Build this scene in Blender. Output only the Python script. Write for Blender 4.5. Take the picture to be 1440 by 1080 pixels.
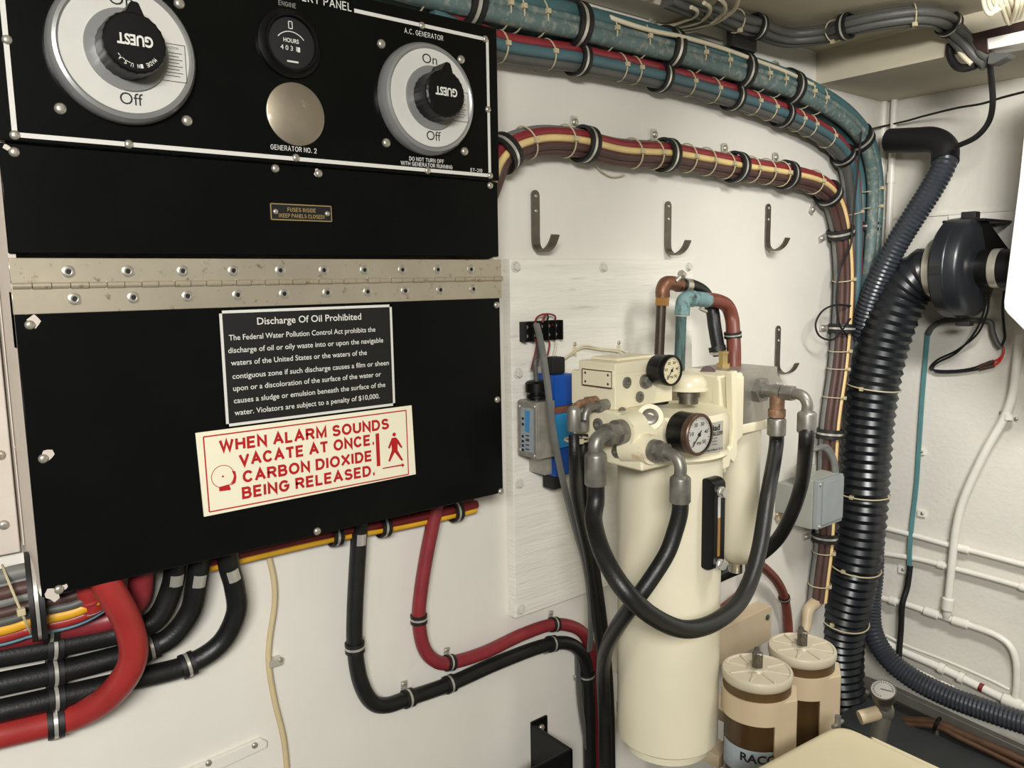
import bpy, bmesh, math, random
from mathutils import Vector, Matrix
V = Vector
random.seed(4)
for o in list(bpy.data.objects): bpy.data.objects.remove(o)
S = bpy.context.scene
COL = S.collection
# ------------------------------------------------------------------ camera
WD = 0.93                                   # camera to main wall
CAMP = V((0, -WD, 0.95))
YAW, PIT, ROL, FPX = math.radians(51.1594), math.radians(7.4435), math.radians(-0.9524), 1120.0
FW = V((math.cos(PIT)*math.cos(YAW), math.cos(PIT)*math.sin(YAW), -math.sin(PIT)))
R0 = V((math.sin(YAW), -math.cos(YAW), 0)); U0 = R0.cross(FW)
RT = R0*math.cos(ROL) + U0*math.sin(ROL); UP = -R0*math.sin(ROL) + U0*math.cos(ROL)
cd = bpy.data.cameras.new('camera'); cam = bpy.data.objects.new('camera', cd); COL.objects.link(cam)
cam.matrix_world = Matrix(((RT.x, UP.x, -FW.x, CAMP.x), (RT.y, UP.y, -FW.y, CAMP.y), (RT.z, UP.z, -FW.z, CAMP.z), (0, 0, 0, 1)))
cd.sensor_fit = 'HORIZONTAL'; cd.sensor_width = 36; cd.lens = FPX/1440*36; cd.clip_start = 0.02; cd.clip_end = 50
S.camera = cam
# ------------------------------------------------------------------ light
S.view_settings.view_transform = 'Standard'; S.view_settings.look = 'None'
S.view_settings.gamma = 1; S.view_settings.use_curve_mapping = False
S.view_settings.exposure = 0.0
wd = bpy.data.worlds.new('world'); S.world = wd; wd.use_nodes = True
wd.node_tree.nodes['Background'].inputs[0].default_value = (1.0, 0.98, 0.94, 1)
wd.node_tree.nodes['Background'].inputs[1].default_value = 0.15
def area(name, loc, target, size, sy, watts, col, spread=180):
    l = bpy.data.lights.new(name, 'AREA'); l.shape = 'RECTANGLE'; l.size = size; l.size_y = sy; l.energy = watts; l.color = col; l.spread = math.radians(spread)
    o = bpy.data.objects.new(name, l); COL.objects.link(o); o.location = loc
    o.rotation_euler = (V(target)-V(loc)).to_track_quat('-Z', 'Y').to_euler()
    return o
area('strip_lamp', (-0.42, -1.50, 1.30), (0.15, -0.35, 0.14), 0.50, 0.22, 35, (1.0, 0.985, 0.955))
area('far_lamp', (1.06, -0.74, 1.35), (1.84, -0.45, 0.50), 0.35, 0.10, 7.2, (1.0, 0.985, 0.955), 132)

# ------------------------------------------------------------------ pixel rays to points on the room's planes
def ray(px, py): return FW + RT*((px-720)/FPX) - UP*((py-540)/FPX)
def W(px, py, o=0.0):
    d = ray(px, py); return CAMP + d*((-o-CAMP.y)/d.y)
def XP(px, py, x):
    d = ray(px, py); return CAMP + d*((x-CAMP.x)/d.x)
def ZP(px, py, z):
    d = ray(px, py); return CAMP + d*((z-CAMP.z)/d.z)
LEN = W(1240, 250).x
def E(px, py, o=0.0): return XP(px, py, LEN-o)
NY = V((0, -1, 0)); NX = V((-1, 0, 0)); PX = V((1, 0, 0)); PZ = V((0, 0, 1)); PY = V((0, 1, 0))

# ------------------------------------------------------------------ materials
def lin(c): return tuple(((v/255)/12.92 if v/255 <= .04045 else ((v/255+.055)/1.055)**2.4) for v in c[:3]) + (1,)
MATS = {}
def mat(name, col, rough=.5, metal=0, var=.06, scale=30, bump=0, bscale=200, spot=None, spot_amt=.5, spot_scale=20, coat=0, stretch=None, spec=None):
    m = bpy.data.materials.new(name); m.use_nodes = True; nt = m.node_tree; N = nt.nodes; Lk = nt.links
    b = N['Principled BSDF']; b.inputs['Roughness'].default_value = rough; b.inputs['Metallic'].default_value = metal
    if spec is not None: b.inputs['Specular IOR Level'].default_value = spec
    if coat: b.inputs['Coat Weight'].default_value = coat
    tc = N.new('ShaderNodeTexCoord'); mp = N.new('ShaderNodeMapping'); Lk.new(tc.outputs['Object'], mp.inputs[0])
    if stretch: mp.inputs['Scale'].default_value = stretch
    n1 = N.new('ShaderNodeTexNoise'); n1.inputs['Scale'].default_value = scale; n1.inputs['Detail'].default_value = 5
    Lk.new(mp.outputs[0], n1.inputs['Vector'])
    c = lin(col)
    rp = N.new('ShaderNodeValToRGB'); rp.color_ramp.elements[0].position = .3; rp.color_ramp.elements[1].position = .7
    rp.color_ramp.elements[0].color = tuple(x*(1-var) for x in c[:3])+(1,); rp.color_ramp.elements[1].color = tuple(min(1, x*(1+var)) for x in c[:3])+(1,)
    Lk.new(n1.outputs[0], rp.inputs[0]); out = rp.outputs[0]
    if spot:
        n2 = N.new('ShaderNodeTexNoise'); n2.inputs['Scale'].default_value = spot_scale; n2.inputs['Detail'].default_value = 7; n2.inputs['Roughness'].default_value = .65
        Lk.new(mp.outputs[0], n2.inputs['Vector'])
        r2 = N.new('ShaderNodeValToRGB'); r2.color_ramp.elements[0].position = 1-spot_amt; r2.color_ramp.elements[1].position = min(1, 1-spot_amt+.14)
        mx = N.new('ShaderNodeMix'); mx.data_type = 'RGBA'; Lk.new(n2.outputs[0], r2.inputs[0]); Lk.new(r2.outputs[0], mx.inputs[0])
        Lk.new(out, mx.inputs[6]); mx.inputs[7].default_value = lin(spot); out = mx.outputs[2]
    Lk.new(out, b.inputs['Base Color'])
    if bump:
        n3 = N.new('ShaderNodeTexNoise'); n3.inputs['Scale'].default_value = bscale; n3.inputs['Detail'].default_value = 4
        Lk.new(mp.outputs[0], n3.inputs['Vector']); bp = N.new('ShaderNodeBump'); bp.inputs['Strength'].default_value = bump; bp.inputs['Distance'].default_value = .002
        Lk.new(n3.outputs[0], bp.inputs['Height']); Lk.new(bp.outputs[0], b.inputs['Normal'])
    MATS[name] = m; return m
mat('wall_paint', (220, 216, 206), .42, bump=.25, bscale=60, var=.03, scale=8)
mat('end_wall_paint', (218, 214, 203), .35, bump=.5, bscale=90, var=.03, scale=8, spot=(130, 122, 108), spot_amt=.30, spot_scale=60)
mat('ceiling_paint', (190, 182, 160), .5, bump=.2, bscale=50, var=.03, scale=6)
mat('floor_dark', (44, 46, 46), .6, var=.2, scale=10)
mat('board_paint', (226, 223, 212), .4, bump=.6, bscale=70, var=.05, scale=20, stretch=(.35, 1, 3.5), spot=(190, 184, 170), spot_amt=.36, spot_scale=22)
mat('white_gloss', (226, 224, 216), .3, var=.02)
mat('white_pipe', (224, 221, 210), .35, var=.04, spot=(170, 160, 145), spot_amt=.3, spot_scale=40)
mat('cabinet_white', (196, 186, 174), .45, var=.05, scale=20, spot=(160, 140, 125), spot_amt=.33, spot_scale=16)
mat('black_panel', (11, 12, 11), .24, var=.15, scale=14, bump=.03, bscale=300, spec=.16)
mat('black_plastic', (11, 11, 11), .38, var=.1, spec=.3)
mat('black_matte', (15, 15, 15), .6, var=.1)
mat('black_rubber', (20, 20, 19), .5, var=.2, scale=60, bump=.15, bscale=300)
mat('hose_black', (20, 21, 20), .42, var=.3, scale=50, bump=.15, bscale=400)
mat('duct_black', (27, 30, 33), .3, var=.1)
mat('duct_grey', (48, 52, 58), .3, var=.1)
mat('blower_black', (27, 30, 34), .32, var=.1)
mat('steel', (190, 184, 170), .3, metal=.7, var=.08, scale=60)
mat('hinge_steel', (196, 186, 164), .3, metal=.6, var=.12, scale=9, bump=.05, bscale=100, spot=(118, 98, 72), spot_amt=.40, spot_scale=110)
mat('disc_steel', (150, 140, 122), .42, metal=.7, var=.25, scale=14, spot=(225, 220, 205), spot_amt=.36, spot_scale=30)
mat('dark_steel', (112, 106, 96), .42, metal=.8, var=.15, scale=60)
mat('fitting_steel', (132, 129, 121), .42, metal=.6, var=.25, scale=60, spot=(100, 74, 52), spot_amt=.33, spot_scale=40)
mat('rusty_fitting', (140, 108, 86), .6, metal=.4, var=.3, scale=90, spot=(188, 150, 120), spot_amt=.45, spot_scale=90)
mat('aluminium', (168, 164, 155), .42, metal=.75, var=.1, scale=40, spot=(120, 116, 108), spot_amt=.34, spot_scale=30)
mat('chrome', (235, 232, 225), .08, metal=1)
mat('band_silver', (205, 202, 192), .3, metal=.6, var=.05)
mat('grey_ring', (142, 142, 140), .3, metal=.35, var=.04)
mat('dial_white', (196, 194, 186), .4, var=.03)
mat('ivory', (226, 214, 176), .5, var=.03)
mat('cream', (226, 218, 188), .32, var=.04, scale=12, spot=(190, 158, 104), spot_amt=.37, spot_scale=24)
mat('cream_tank', (224, 217, 192), .33, var=.03, scale=8)
mat('cream_engine', (204, 193, 160), .38, var=.05, scale=10, bump=.06, bscale=40)
mat('filter_beige', (190, 172, 142), .42, var=.05, scale=20)
mat('filter_lid', (186, 176, 154), .42, var=.05, scale=20)
mat('brown_bowl', (62, 44, 22), .2, var=.08, spec=.5)
mat('brown_gasket', (84, 62, 34), .45, var=.1)
mat('ink_white', (206, 204, 196), .5, var=0)
mat('ink_grey', (128, 126, 118), .5, var=0)
mat('ink_black', (18, 18, 18), .5, var=0)
mat('ink_red', (172, 22, 24), .45, var=.05)
mat('sign_white', (228, 222, 196), .4, var=.03, scale=14, spot=(170, 164, 140), spot_amt=.30, spot_scale=22)
mat('sign_black', (20, 20, 19), .45, var=.05)
mat('gold', (190, 165, 110), .35, metal=.6, var=.05)
mat('teal', (62, 96, 98), .5, var=.15, scale=20, spot=(112, 122, 114), spot_amt=.38, spot_scale=45)
mat('teal_dusty', (88, 108, 106), .6, var=.1, scale=20, spot=(138, 140, 128), spot_amt=.50, spot_scale=90)
mat('teal_wire', (86, 132, 134), .5, var=.1)
mat('teal_blue', (72, 100, 106), .5, var=.1)
mat('red_cable', (128, 40, 46), .42, var=.12, scale=40)
mat('bright_red', (152, 44, 42), .38, var=.1, scale=30)
mat('dark_red', (110, 26, 30), .45, var=.12)
mat('brown_cable', (76, 52, 46), .5, var=.12)
mat('grey_cable', (110, 110, 106), .5, var=.1)
mat('dark_grey_cable', (80, 80, 76), .5, var=.12)
mat('cream_cable', (216, 190, 130), .5, var=.08)
mat('yellow_cable', (214, 160, 34), .45, var=.1)
mat('blue_cable', (120, 160, 176), .5, var=.1)
mat('tie_nylon', (186, 174, 140), .5, var=.05)
mat('white_wire', (208, 198, 172), .5, var=.06)
mat('cord_cream', (196, 178, 138), .5, var=.06)
mat('copper', (128, 88, 66), .45, metal=.5, var=.2, scale=40)
mat('brass', (176, 128, 72), .35, metal=.7, var=.15)
mat('dark_pipe', (72, 62, 52), .45, metal=.5, var=.2, scale=30)
mat('verdigris', (72, 102, 100), .65, var=.25, scale=40, spot=(52, 52, 46), spot_amt=.56, spot_scale=60, stretch=(1, 1, .2))
mat('verdigris_light', (112, 142, 142), .7, var=.2, scale=50, spot=(72, 80, 78), spot_amt=.45, spot_scale=50)
mat('rust_hose', (108, 54, 40), .42, var=.2, scale=30, spot=(90, 34, 20), spot_amt=.45, spot_scale=30)
mat('valve_blue', (14, 74, 158), .35, var=.05)
mat('valve_light_blue', (40, 132, 186), .4, var=.05)
mat('valve_brown', (112, 72, 56), .5, var=.1)
mat('cast_zinc', (166, 162, 152), .4, metal=.5, var=.15, scale=80, bump=.1, bscale=200)
mat('label_grey', (150, 160, 166), .4, var=.1, scale=60)
mat('label_silver', (186, 184, 174), .35, metal=.4, var=.06)
mat('label_blue', (70, 140, 190), .4, var=.1)
mat('box_grey', (150, 152, 142), .45, var=.05)
mat('lid_grey', (140, 146, 146), .45, var=.05)
mat('oil_amber', (150, 112, 56), .25, var=.1)
mat('pipe_rusty', (84, 60, 42), .5, metal=.3, var=.25, scale=40)
mat('grey_metal', (96, 94, 86), .5, metal=.3, var=.15)
mat('red_sleeve', (196, 44, 36), .4, var=.1)
mat('bronze', (98, 76, 62), .4, metal=.5, var=.1)
mat('dark_bar', (44, 26, 22), .5, var=.1)
mat('dial_grey', (150, 148, 140), .3, var=.06)
mat('maroon_plug', (66, 40, 36), .5, var=.1)

# ------------------------------------------------------------------ mesh building
def catmull(pts, n):
    P = [V(p) for p in pts]
    if len(P) == 2: return [P[0].lerp(P[1], i/n) for i in range(n+1)]
    Q = [P[0]*2-P[1]] + P + [P[-1]*2-P[-2]]; out = []
    for i in range(1, len(Q)-2):
        a, b, c, d = Q[i-1], Q[i], Q[i+1], Q[i+2]
        for k in range(n):
            t = k/n
            out.append(.5*((2*b)+(c-a)*t+(2*a-5*b+4*c-d)*t*t+(3*b-a-3*c+d)*t**3))
    out.append(P[-1]); return out
def resample(pts, step):
    out = [pts[0].copy()]; acc = 0
    for a, b in zip(pts, pts[1:]):
        d = (b-a).length; s = step-acc
        while s <= d and d > 0:
            out.append(a.lerp(b, s/d)); s += step
        acc = (acc+d) % step if d else acc
    return out
def frame(n):
    n = V(n).normalized(); a = PZ if abs(n.z) < .9 else PX
    x = a.cross(n).normalized(); return x, n.cross(x), n
class MB:
    def __init__(s): s.v = []; s.f = []; s.bev = False
    def add(s, vs, fs):
        k = len(s.v); s.v += [V(v) for v in vs]; s.f += [tuple(i+k for i in f) for f in fs]; return s
    def rings(s, rings, caps=True, closed=False):
        k = len(s.v); n = len(rings[0])
        for r in rings: s.v += r
        m = len(rings)
        for i in range(m if closed else m-1):
            for j in range(n):
                a = k+i*n+j; b = k+i*n+(j+1) % n; c = k+((i+1) % m)*n+(j+1) % n; d = k+((i+1) % m)*n+j
                s.f.append((a, b, c, d))
        if caps and not closed:
            s.f.append(tuple(k+j for j in reversed(range(n)))); s.f.append(tuple(k+(m-1)*n+j for j in range(n)))
        return s
    def path(s, P, r, seg=12, caps=True):
        T = [((P[min(i+1, len(P)-1)]-P[max(i-1, 0)]).normalized()) for i in range(len(P))]
        x = frame(T[0])[0]; rs = []
        for i, p in enumerate(P):
            x = (x-T[i]*x.dot(T[i])).normalized(); y = T[i].cross(x); rr = r(i) if callable(r) else r
            rs.append([p+(x*math.cos(2*math.pi*j/seg)+y*math.sin(2*math.pi*j/seg))*rr for j in range(seg)])
        return s.rings(rs, caps)
    def tube(s, pts, r, seg=12, n=8, caps=True): return s.path(catmull(pts, n), r, seg, caps)
    def strip(s, pts, w, t, wd_dir, n=8):
        P = catmull(pts, n); rs = []
        for i, p in enumerate(P):
            T = (P[min(i+1, len(P)-1)]-P[max(i-1, 0)]).normalized(); x = (V(wd_dir)-T*T.dot(V(wd_dir))).normalized(); y = T.cross(x)
            rs.append([p+x*w/2+y*t/2, p-x*w/2+y*t/2, p-x*w/2-y*t/2, p+x*w/2-y*t/2])
        return s.rings(rs)
    def lathe(s, base, axis, prof, seg=32, caps=True, rot=0, closed=False):
        x, y, n = frame(axis); b = V(base)
        return s.rings([[b+n*h+(x*math.cos(rot+2*math.pi*j/seg)+y*math.sin(rot+2*math.pi*j/seg))*r for j in range(seg)] for r, h in prof], caps, closed)
    def cyl(s, a, b, r, r2=None, seg=20, rot=0):
        a = V(a); b = V(b); L = (b-a).length; return s.lathe(a, b-a, [(r, 0), (r if r2 is None else r2, L)], seg, rot=rot)
    def hexn(s, a, b, r): return s.cyl(a, b, r, seg=6)
    def ball(s, c, r, seg=14, sc=(1, 1, 1)):
        k = seg//2; rs = []
        for i in range(1, k):
            a = math.pi*i/k; rs.append([V((c[0]+sc[0]*r*math.sin(a)*math.cos(2*math.pi*j/seg), c[1]+sc[1]*r*math.sin(a)*math.sin(2*math.pi*j/seg), c[2]+sc[2]*r*math.cos(a))) for j in range(seg)])
        return s.rings(rs)
    def prism(s, poly, vec, bev=0, bseg=2):
        vec = V(vec); P = [V(p) for p in poly]; n = len(P)
        nm = V((0, 0, 0))
        for i in range(n): nm += (P[i]-P[0]).cross(P[(i+1) % n]-P[0])
        if nm.dot(vec) > 0: P.reverse()
        vs = P+[p+vec for p in P]
        fs = [tuple(range(n)), tuple(reversed(range(n, 2*n)))]+[(i, i+n, (i+1) % n+n, (i+1) % n) for i in range(n)]
        if bev:
            s.bev = True
            bm = bmesh.new(); bv = [bm.verts.new(v) for v in vs]
            for f in fs: bm.faces.new([bv[i] for i in f])
            bmesh.ops.recalc_face_normals(bm, faces=bm.faces[:])
            es = [e for e in bm.edges if e.calc_face_angle(0) > .5]
            bmesh.ops.bevel(bm, geom=es, offset=bev, segments=bseg, profile=.5, affect='EDGES')
            bm.verts.index_update(); vs = [v.co.copy() for v in bm.verts]; fs = [tuple(v.index for v in f.verts) for f in bm.faces]; bm.free()
        return s.add(vs, fs)
    def box(s, lo, hi, bev=0, bseg=2):
        lo = V(lo); hi = V(hi); lo, hi = V([min(a, b) for a, b in zip(lo, hi)]), V([max(a, b) for a, b in zip(lo, hi)])
        return s.prism([(lo.x, lo.y, lo.z), (hi.x, lo.y, lo.z), (hi.x, hi.y, lo.z), (lo.x, hi.y, lo.z)], (0, 0, hi.z-lo.z), bev, bseg)
    def quad(s, a, b, c, d): return s.add([a, b, c, d], [(0, 1, 2, 3)])
    def mesh(s, name, m, org=V((0, 0, 0)), angle=38):
        me = bpy.data.meshes.new(name); me.from_pydata([tuple(v-org) for v in s.v], [], s.f)
        me.validate(); bm = bmesh.new(); bm.from_mesh(me); bmesh.ops.recalc_face_normals(bm, faces=bm.faces[:]); bm.to_mesh(me); bm.free()
        for p in me.polygons: p.use_smooth = True
        me.set_sharp_from_angle(angle=math.radians(angle)); me.materials.append(MATS[m]); return me
ORG = {}
def wn(o, mb):   # area-weighted normals keep bevelled flats flat
    if mb.bev:
        w = o.modifiers.new('weighted_normals', 'WEIGHTED_NORMAL'); w.keep_sharp = True; w.weight = 60
def props(o, label=None, cat=None, group=None, kind=None):
    for k, v in (('label', label), ('category', cat), ('group', group), ('kind', kind)):
        if v: o[k] = v
def thing(name, label, cat, loc, group=None):
    o = bpy.data.objects.new(name, None); COL.objects.link(o); o.location = loc; o.empty_display_size = .02
    ORG[o.name] = V(loc); props(o, label, cat, group); return o
def part(name, mb, m, parent, label=None, kind=None, angle=38):
    org = ORG[parent.name]; o = bpy.data.objects.new(name, mb.mesh(name, m, org, angle)); COL.objects.link(o); o.parent = parent
    ORG[o.name] = org; props(o, label, None, None, kind); wn(o, mb); return o
def solo(name, mb, m, label, cat, group=None, kind=None, angle=38):
    lo = V([min(v[i] for v in mb.v) for i in range(3)]); hi = V([max(v[i] for v in mb.v) for i in range(3)])
    org = V(((lo.x+hi.x)/2, (lo.y+hi.y)/2, lo.z)); o = bpy.data.objects.new(name, mb.mesh(name, m, org, angle)); COL.objects.link(o); o.location = org
    ORG[o.name] = org; props(o, label, cat, group, kind); wn(o, mb); return o
def struct(name, mb, m):
    o = bpy.data.objects.new(name, mb.mesh(name, m)); COL.objects.link(o); o['kind'] = 'structure'; wn(o, mb); ORG[o.name] = V((0, 0, 0)); return o
def mtx(pos, n, r=1, spin=0):
    q = V(n).to_track_quat('Z', 'Y').to_matrix().to_4x4()
    return Matrix.Translation(V(pos)) @ q @ Matrix.Rotation(spin, 4, 'Z') @ Matrix.Scale(r, 4)
def inst(name, me, parent, M, label=None):
    o = bpy.data.objects.new(name, me); COL.objects.link(o); o.parent = parent
    o.matrix_local = Matrix.Translation(-ORG[parent.name]) @ M
    if label: o['label'] = label
    return o
# shared small hardware
def dome(slot=True):
    b = MB().lathe((0, 0, 0), PZ, [(1, 0), (1, .12), (.92, .38), (.7, .58), (.4, .68), (.05, .7)], 18)
    if slot:
        b.box((-.40, -.07, .60), (.40, .07, .71)).box((-.07, -.40, .60), (.07, .40, .71))
    return b
ME_SCREW = dome().mesh('screw', 'steel')
ME_RIVET = MB().lathe((0, 0, 0), PZ, [(1, 0), (.98, .10), (.80, .20), (.50, .23), (.40, .20), (.34, .08), (.02, .07)], 18).mesh('rivet', 'steel')
ME_RIVET.materials.append(MATS['ink_black'])
for p_ in ME_RIVET.polygons:
    if p_.center.z > .06 and max(math.hypot(*ME_RIVET.vertices[i].co.xy) for i in p_.vertices) < .42: p_.material_index = 1
ME_BOLT = MB().lathe((0, 0, 0), PZ, [(1.0, 0), (1.0, .12), (.96, .16)], 20).lathe((0, 0, .1), PZ, [(.72, 0), (.72, .5), (.62, .6)], 6).mesh('bolt', 'board_paint')
ME_PLUG = MB().lathe((0, 0, 0), PZ, [(1, 0), (1, .25), (.8, .35), (.5, .35), (.5, .05), (.02, .05)], 20).mesh('plug', 'fitting_steel')
def screw(parent, pos, n, r, name='screw', me=None): return inst(name, me or ME_SCREW, parent, mtx(pos, n, r, random.uniform(0, 1.5)))
# text
_tc = {}
def glyphs(s, bold):
    k = (s, bold)
    if k not in _tc:
        cu = bpy.data.curves.new('t', 'FONT'); cu.body = s; cu.offset = bold; cu.resolution_u = 3
        o = bpy.data.objects.new('t', cu); COL.objects.link(o); bpy.context.view_layer.update()
        me = bpy.data.meshes.new_from_object(o.evaluated_get(bpy.context.evaluated_depsgraph_get()))
        _tc[k] = ([v.co.copy() for v in me.vertices], [tuple(p.vertices) for p in me.polygons])
        bpy.data.objects.remove(o); bpy.data.curves.remove(cu); bpy.data.meshes.remove(me)
    return _tc[k]
CAPH = max(v.y for v in glyphs('H', 0)[0])
def text(mb, s, p0, p1, h, n, bold=.0, lift=.0004, fn=None):
    vs, fs = glyphs(s, bold); x0 = min(v.x for v in vs); x1 = max(v.x for v in vs)
    p0 = V(p0); p1 = V(p1); n = V(n).normalized(); xd = (p1-p0); up = n.cross(xd.normalized())
    out = []
    for v in vs:
        u = (v.x-x0)/(x1-x0); w = v.y/CAPH*h
        out.append(fn(u, w) if fn else p0+xd*u+up*w+n*lift)
    return mb.add(out, fs)
def _arc(cx, cy, rx, ry, a0, a1, n=10): return [(cx+rx*math.cos(math.radians(a0+(a1-a0)*i/n)), cy+ry*math.sin(math.radians(a0+(a1-a0)*i/n))) for i in range(n+1)]
STK = {  # block capitals drawn as strokes: (width, polylines) on a unit-high grid
 'A': (.74, [[(0, 0), (.37, 1), (.74, 0)], [(.14, .33), (.60, .33)]]), 'B': (.62, [[(.36, .53), (0, .53), (0, 1), (.36, 1)]+_arc(.36, .765, .20, .235, 90, -90), [(0, .53), (0, 0), (.38, 0)]+_arc(.38, .265, .24, .265, -90, 90)]),
 'C': (.70, [_arc(.36, .5, .36, .5, 42, 318, 20)]), 'D': (.66, [[(0, 0), (0, 1), (.30, 1)]+_arc(.30, .5, .36, .5, 90, -90, 14)+[(0, 0)]]), 'E': (.54, [[(.54, 1), (0, 1), (0, 0), (.54, 0)], [(0, .52), (.48, .52)]]),
 'F': (.52, [[(.52, 1), (0, 1), (0, 0)], [(0, .52), (.46, .52)]]), 'G': (.74, [_arc(.37, .5, .37, .5, 45, 360, 22)+[(.42, .5)]]), 'H': (.64, [[(0, 0), (0, 1)], [(.64, 0), (.64, 1)], [(0, .52), (.64, .52)]]),
 'I': (.02, [[(.01, 0), (.01, 1)]]), 'K': (.62, [[(0, 0), (0, 1)], [(.6, 1), (0, .42)], [(.2, .6), (.62, 0)]]), 'L': (.50, [[(0, 1), (0, 0), (.50, 0)]]), 'M': (.80, [[(0, 0), (0, 1), (.40, .1), (.80, 1), (.80, 0)]]), 'N': (.64, [[(0, 0), (0, 1), (.64, 0), (.64, 1)]]),
 'O': (.78, [_arc(.39, .5, .39, .5, 90, 450, 28)]), 'P': (.60, [[(0, 0), (0, 1), (.34, 1)]+_arc(.34, .74, .26, .26, 90, -90)+[(0, .48)]]), 'R': (.64, [[(0, 0), (0, 1), (.36, 1)]+_arc(.36, .75, .25, .25, 90, -90)+[(0, .5)], [(.34, .5), (.64, 0)]]),
 'S': (.62, [_arc(.31, .755, .27, .245, 30, 270, 14)+_arc(.31, .255, .31, .255, 90, -150, 14)]), 'T': (.62, [[(0, 1), (.62, 1)], [(.31, 1), (.31, 0)]]), 'U': (.64, [[(0, 1), (0, .32)]+_arc(.32, .32, .32, .32, 180, 360, 14)+[(.64, 1)]]),
 'V': (.70, [[(0, 1), (.35, 0), (.70, 1)]]), 'W': (1.0, [[(0, 1), (.25, 0), (.50, .95), (.75, 0), (1.0, 1)]]), 'X': (.68, [[(0, 0), (.68, 1)], [(0, 1), (.68, 0)]]), 'Y': (.68, [[(0, 1), (.34, .48), (.68, 1)], [(.34, .48), (.34, 0)]]),
 '.': (.12, [[(-.02, .08), (.14, .08)], [(-.02, .0), (.14, .0)]]), '2': (.58, [_arc(.29, .72, .28, .28, 170, -30, 12)+[(0, 0), (.58, 0)]]), '-': (.3, [[(0, .45), (.3, .45)]]), '(': (.2, [_arc(.3, .5, .3, .65, 130, 230)]), ')': (.2, [_arc(-.1, .5, .3, .65, 50, -50)]), '0': (.56, [_arc(.28, .5, .28, .5, 90, 450, 24)]), '1': (.2, [[(0, .8), (.2, 1), (.2, 0)]]), '3': (.56, [_arc(.27, .76, .25, .24, 150, -90, 12)+_arc(.27, .26, .29, .26, 90, -150, 12)])}
def strokes(mb, s, p0, p1, h, n, w, gap=.24, lift=0.0):
    tot = sum((.42 if c == ' ' else STK[c][0]+gap) for c in s)-gap; p0 = V(p0); p1 = V(p1); n = V(n).normalized(); X_ = p1-p0; sx = X_.length/tot; xd = X_.normalized(); up = n.cross(xd); x = 0; k = 0
    for c in s:
        if c == ' ': x += .42; continue
        wd_, pls = STK[c]
        for pl in pls:
            pts = [(( x+a)*sx, b*h) for a, b in pl]; closed = math.dist(pts[0], pts[-1]) < 1e-6; L_ = []; m = len(pts); z = lift+2.5e-5*(k % 4); k += 1
            for i in range(m):
                a = pts[i-1] if i else (pts[-2] if closed else None); b = pts[i]; e = pts[i+1] if i < m-1 else (pts[1] if closed else None)
                d0 = None if a is None or math.dist(a, b) < 1e-7 else ((b[0]-a[0])/math.dist(a, b), (b[1]-a[1])/math.dist(a, b)); d1 = None if e is None or math.dist(e, b) < 1e-7 else ((e[0]-b[0])/math.dist(e, b), (e[1]-b[1])/math.dist(e, b))
                d0 = d0 or d1; d1 = d1 or d0
                nx, ny = -(d0[1]+d1[1]), d0[0]+d1[0]; q = math.hypot(nx, ny) or 1; nx /= q; ny /= q; ml = w/2/max(.38, abs(nx*-d1[1]+ny*d1[0]))
                ex = 0 if closed or 0 < i < m-1 else (-w/2 if i == 0 else w/2)*(.5 if c != '.' else .0)
                bx_, by_ = b[0]+d1[0]*ex, b[1]+d1[1]*ex
                L_.append((p0+xd*(bx_+nx*ml)+up*(by_+ny*ml)+n*z, p0+xd*(bx_-nx*ml)+up*(by_-ny*ml)+n*z))
            for (a, b), (c_, d_) in zip(L_, L_[1:]): mb.quad(a, b, d_, c_)
        x += wd_+gap
def ringpts(c, n, r, seg=24, a0=0, a1=2*math.pi):
    x, y, _ = frame(n); return [V(c)+(x*math.cos(a0+(a1-a0)*i/seg)+y*math.sin(a0+(a1-a0)*i/seg))*r for i in range(seg+1)]
def ordn(i): return ['first', 'second', 'third', 'fourth', 'fifth', 'sixth', 'seventh', 'eighth', 'ninth'][i]
# cushioned clamp: one prototype, then copies
def clamp_proto():
    t = thing('cable_clamp', 'x', 'clamp', (0, 0, 0))
    c = MB().lathe((0, 0, 0), PZ, [(1.0, -.42), (1.2, -.42), (1.2, -.15), (1.1, -.13), (1.1, .13), (1.2, .15), (1.2, .42), (1.0, .42)], 28, closed=True)
    part('cushion', c, 'black_rubber', t)
    part('band', MB().lathe((0, 0, 0), PZ, [(1.08, -.10), (1.17, -.10), (1.17, .10), (1.08, .10)], 28, closed=True), 'band_silver', t)
    tb = MB().box((.75, -1.12, -.3), (1.95, -1.0, .3), .05)
    p = part('mounting_tab', tb, 'band_silver', t)
    o = inst('screw', ME_SCREW, p, mtx((1.55, -1.0, 0), PY, .26)); ORG[p.name] = V((0, 0, 0))
    return t
PROTO = []
def dup(t, label, M, group):
    r = t.copy(); COL.objects.link(r); r.matrix_world = M; r['label'] = label; r['group'] = group
    for ch in t.children:
        c = ch.copy(); COL.objects.link(c); c.parent = r
        for g in ch.children:
            d = g.copy(); COL.objects.link(d); d.parent = c
    return r
def clamp(c, tan, out, R, label, side=1, group='cushioned cable clamps', wf=1.0):
    tan = V(tan).normalized(); out = V(out); out = (out-tan*out.dot(tan)).normalized()
    x = out.cross(tan)
    if side < 0: x = -x; tan = -tan
    M = Matrix(((x.x, out.x, tan.x, c.x), (x.y, out.y, tan.y, c.y), (x.z, out.z, tan.z, c.z), (0, 0, 0, 1))) @ Matrix.Scale(R, 4) @ Matrix.Diagonal((1, 1, wf, 1))
    if not PROTO:
        PROTO.append(clamp_proto()); t = PROTO[0]; t.matrix_world = M; t['label'] = label; t['group'] = group; return t
    return dup(PROTO[0], label, M, group)
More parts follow.
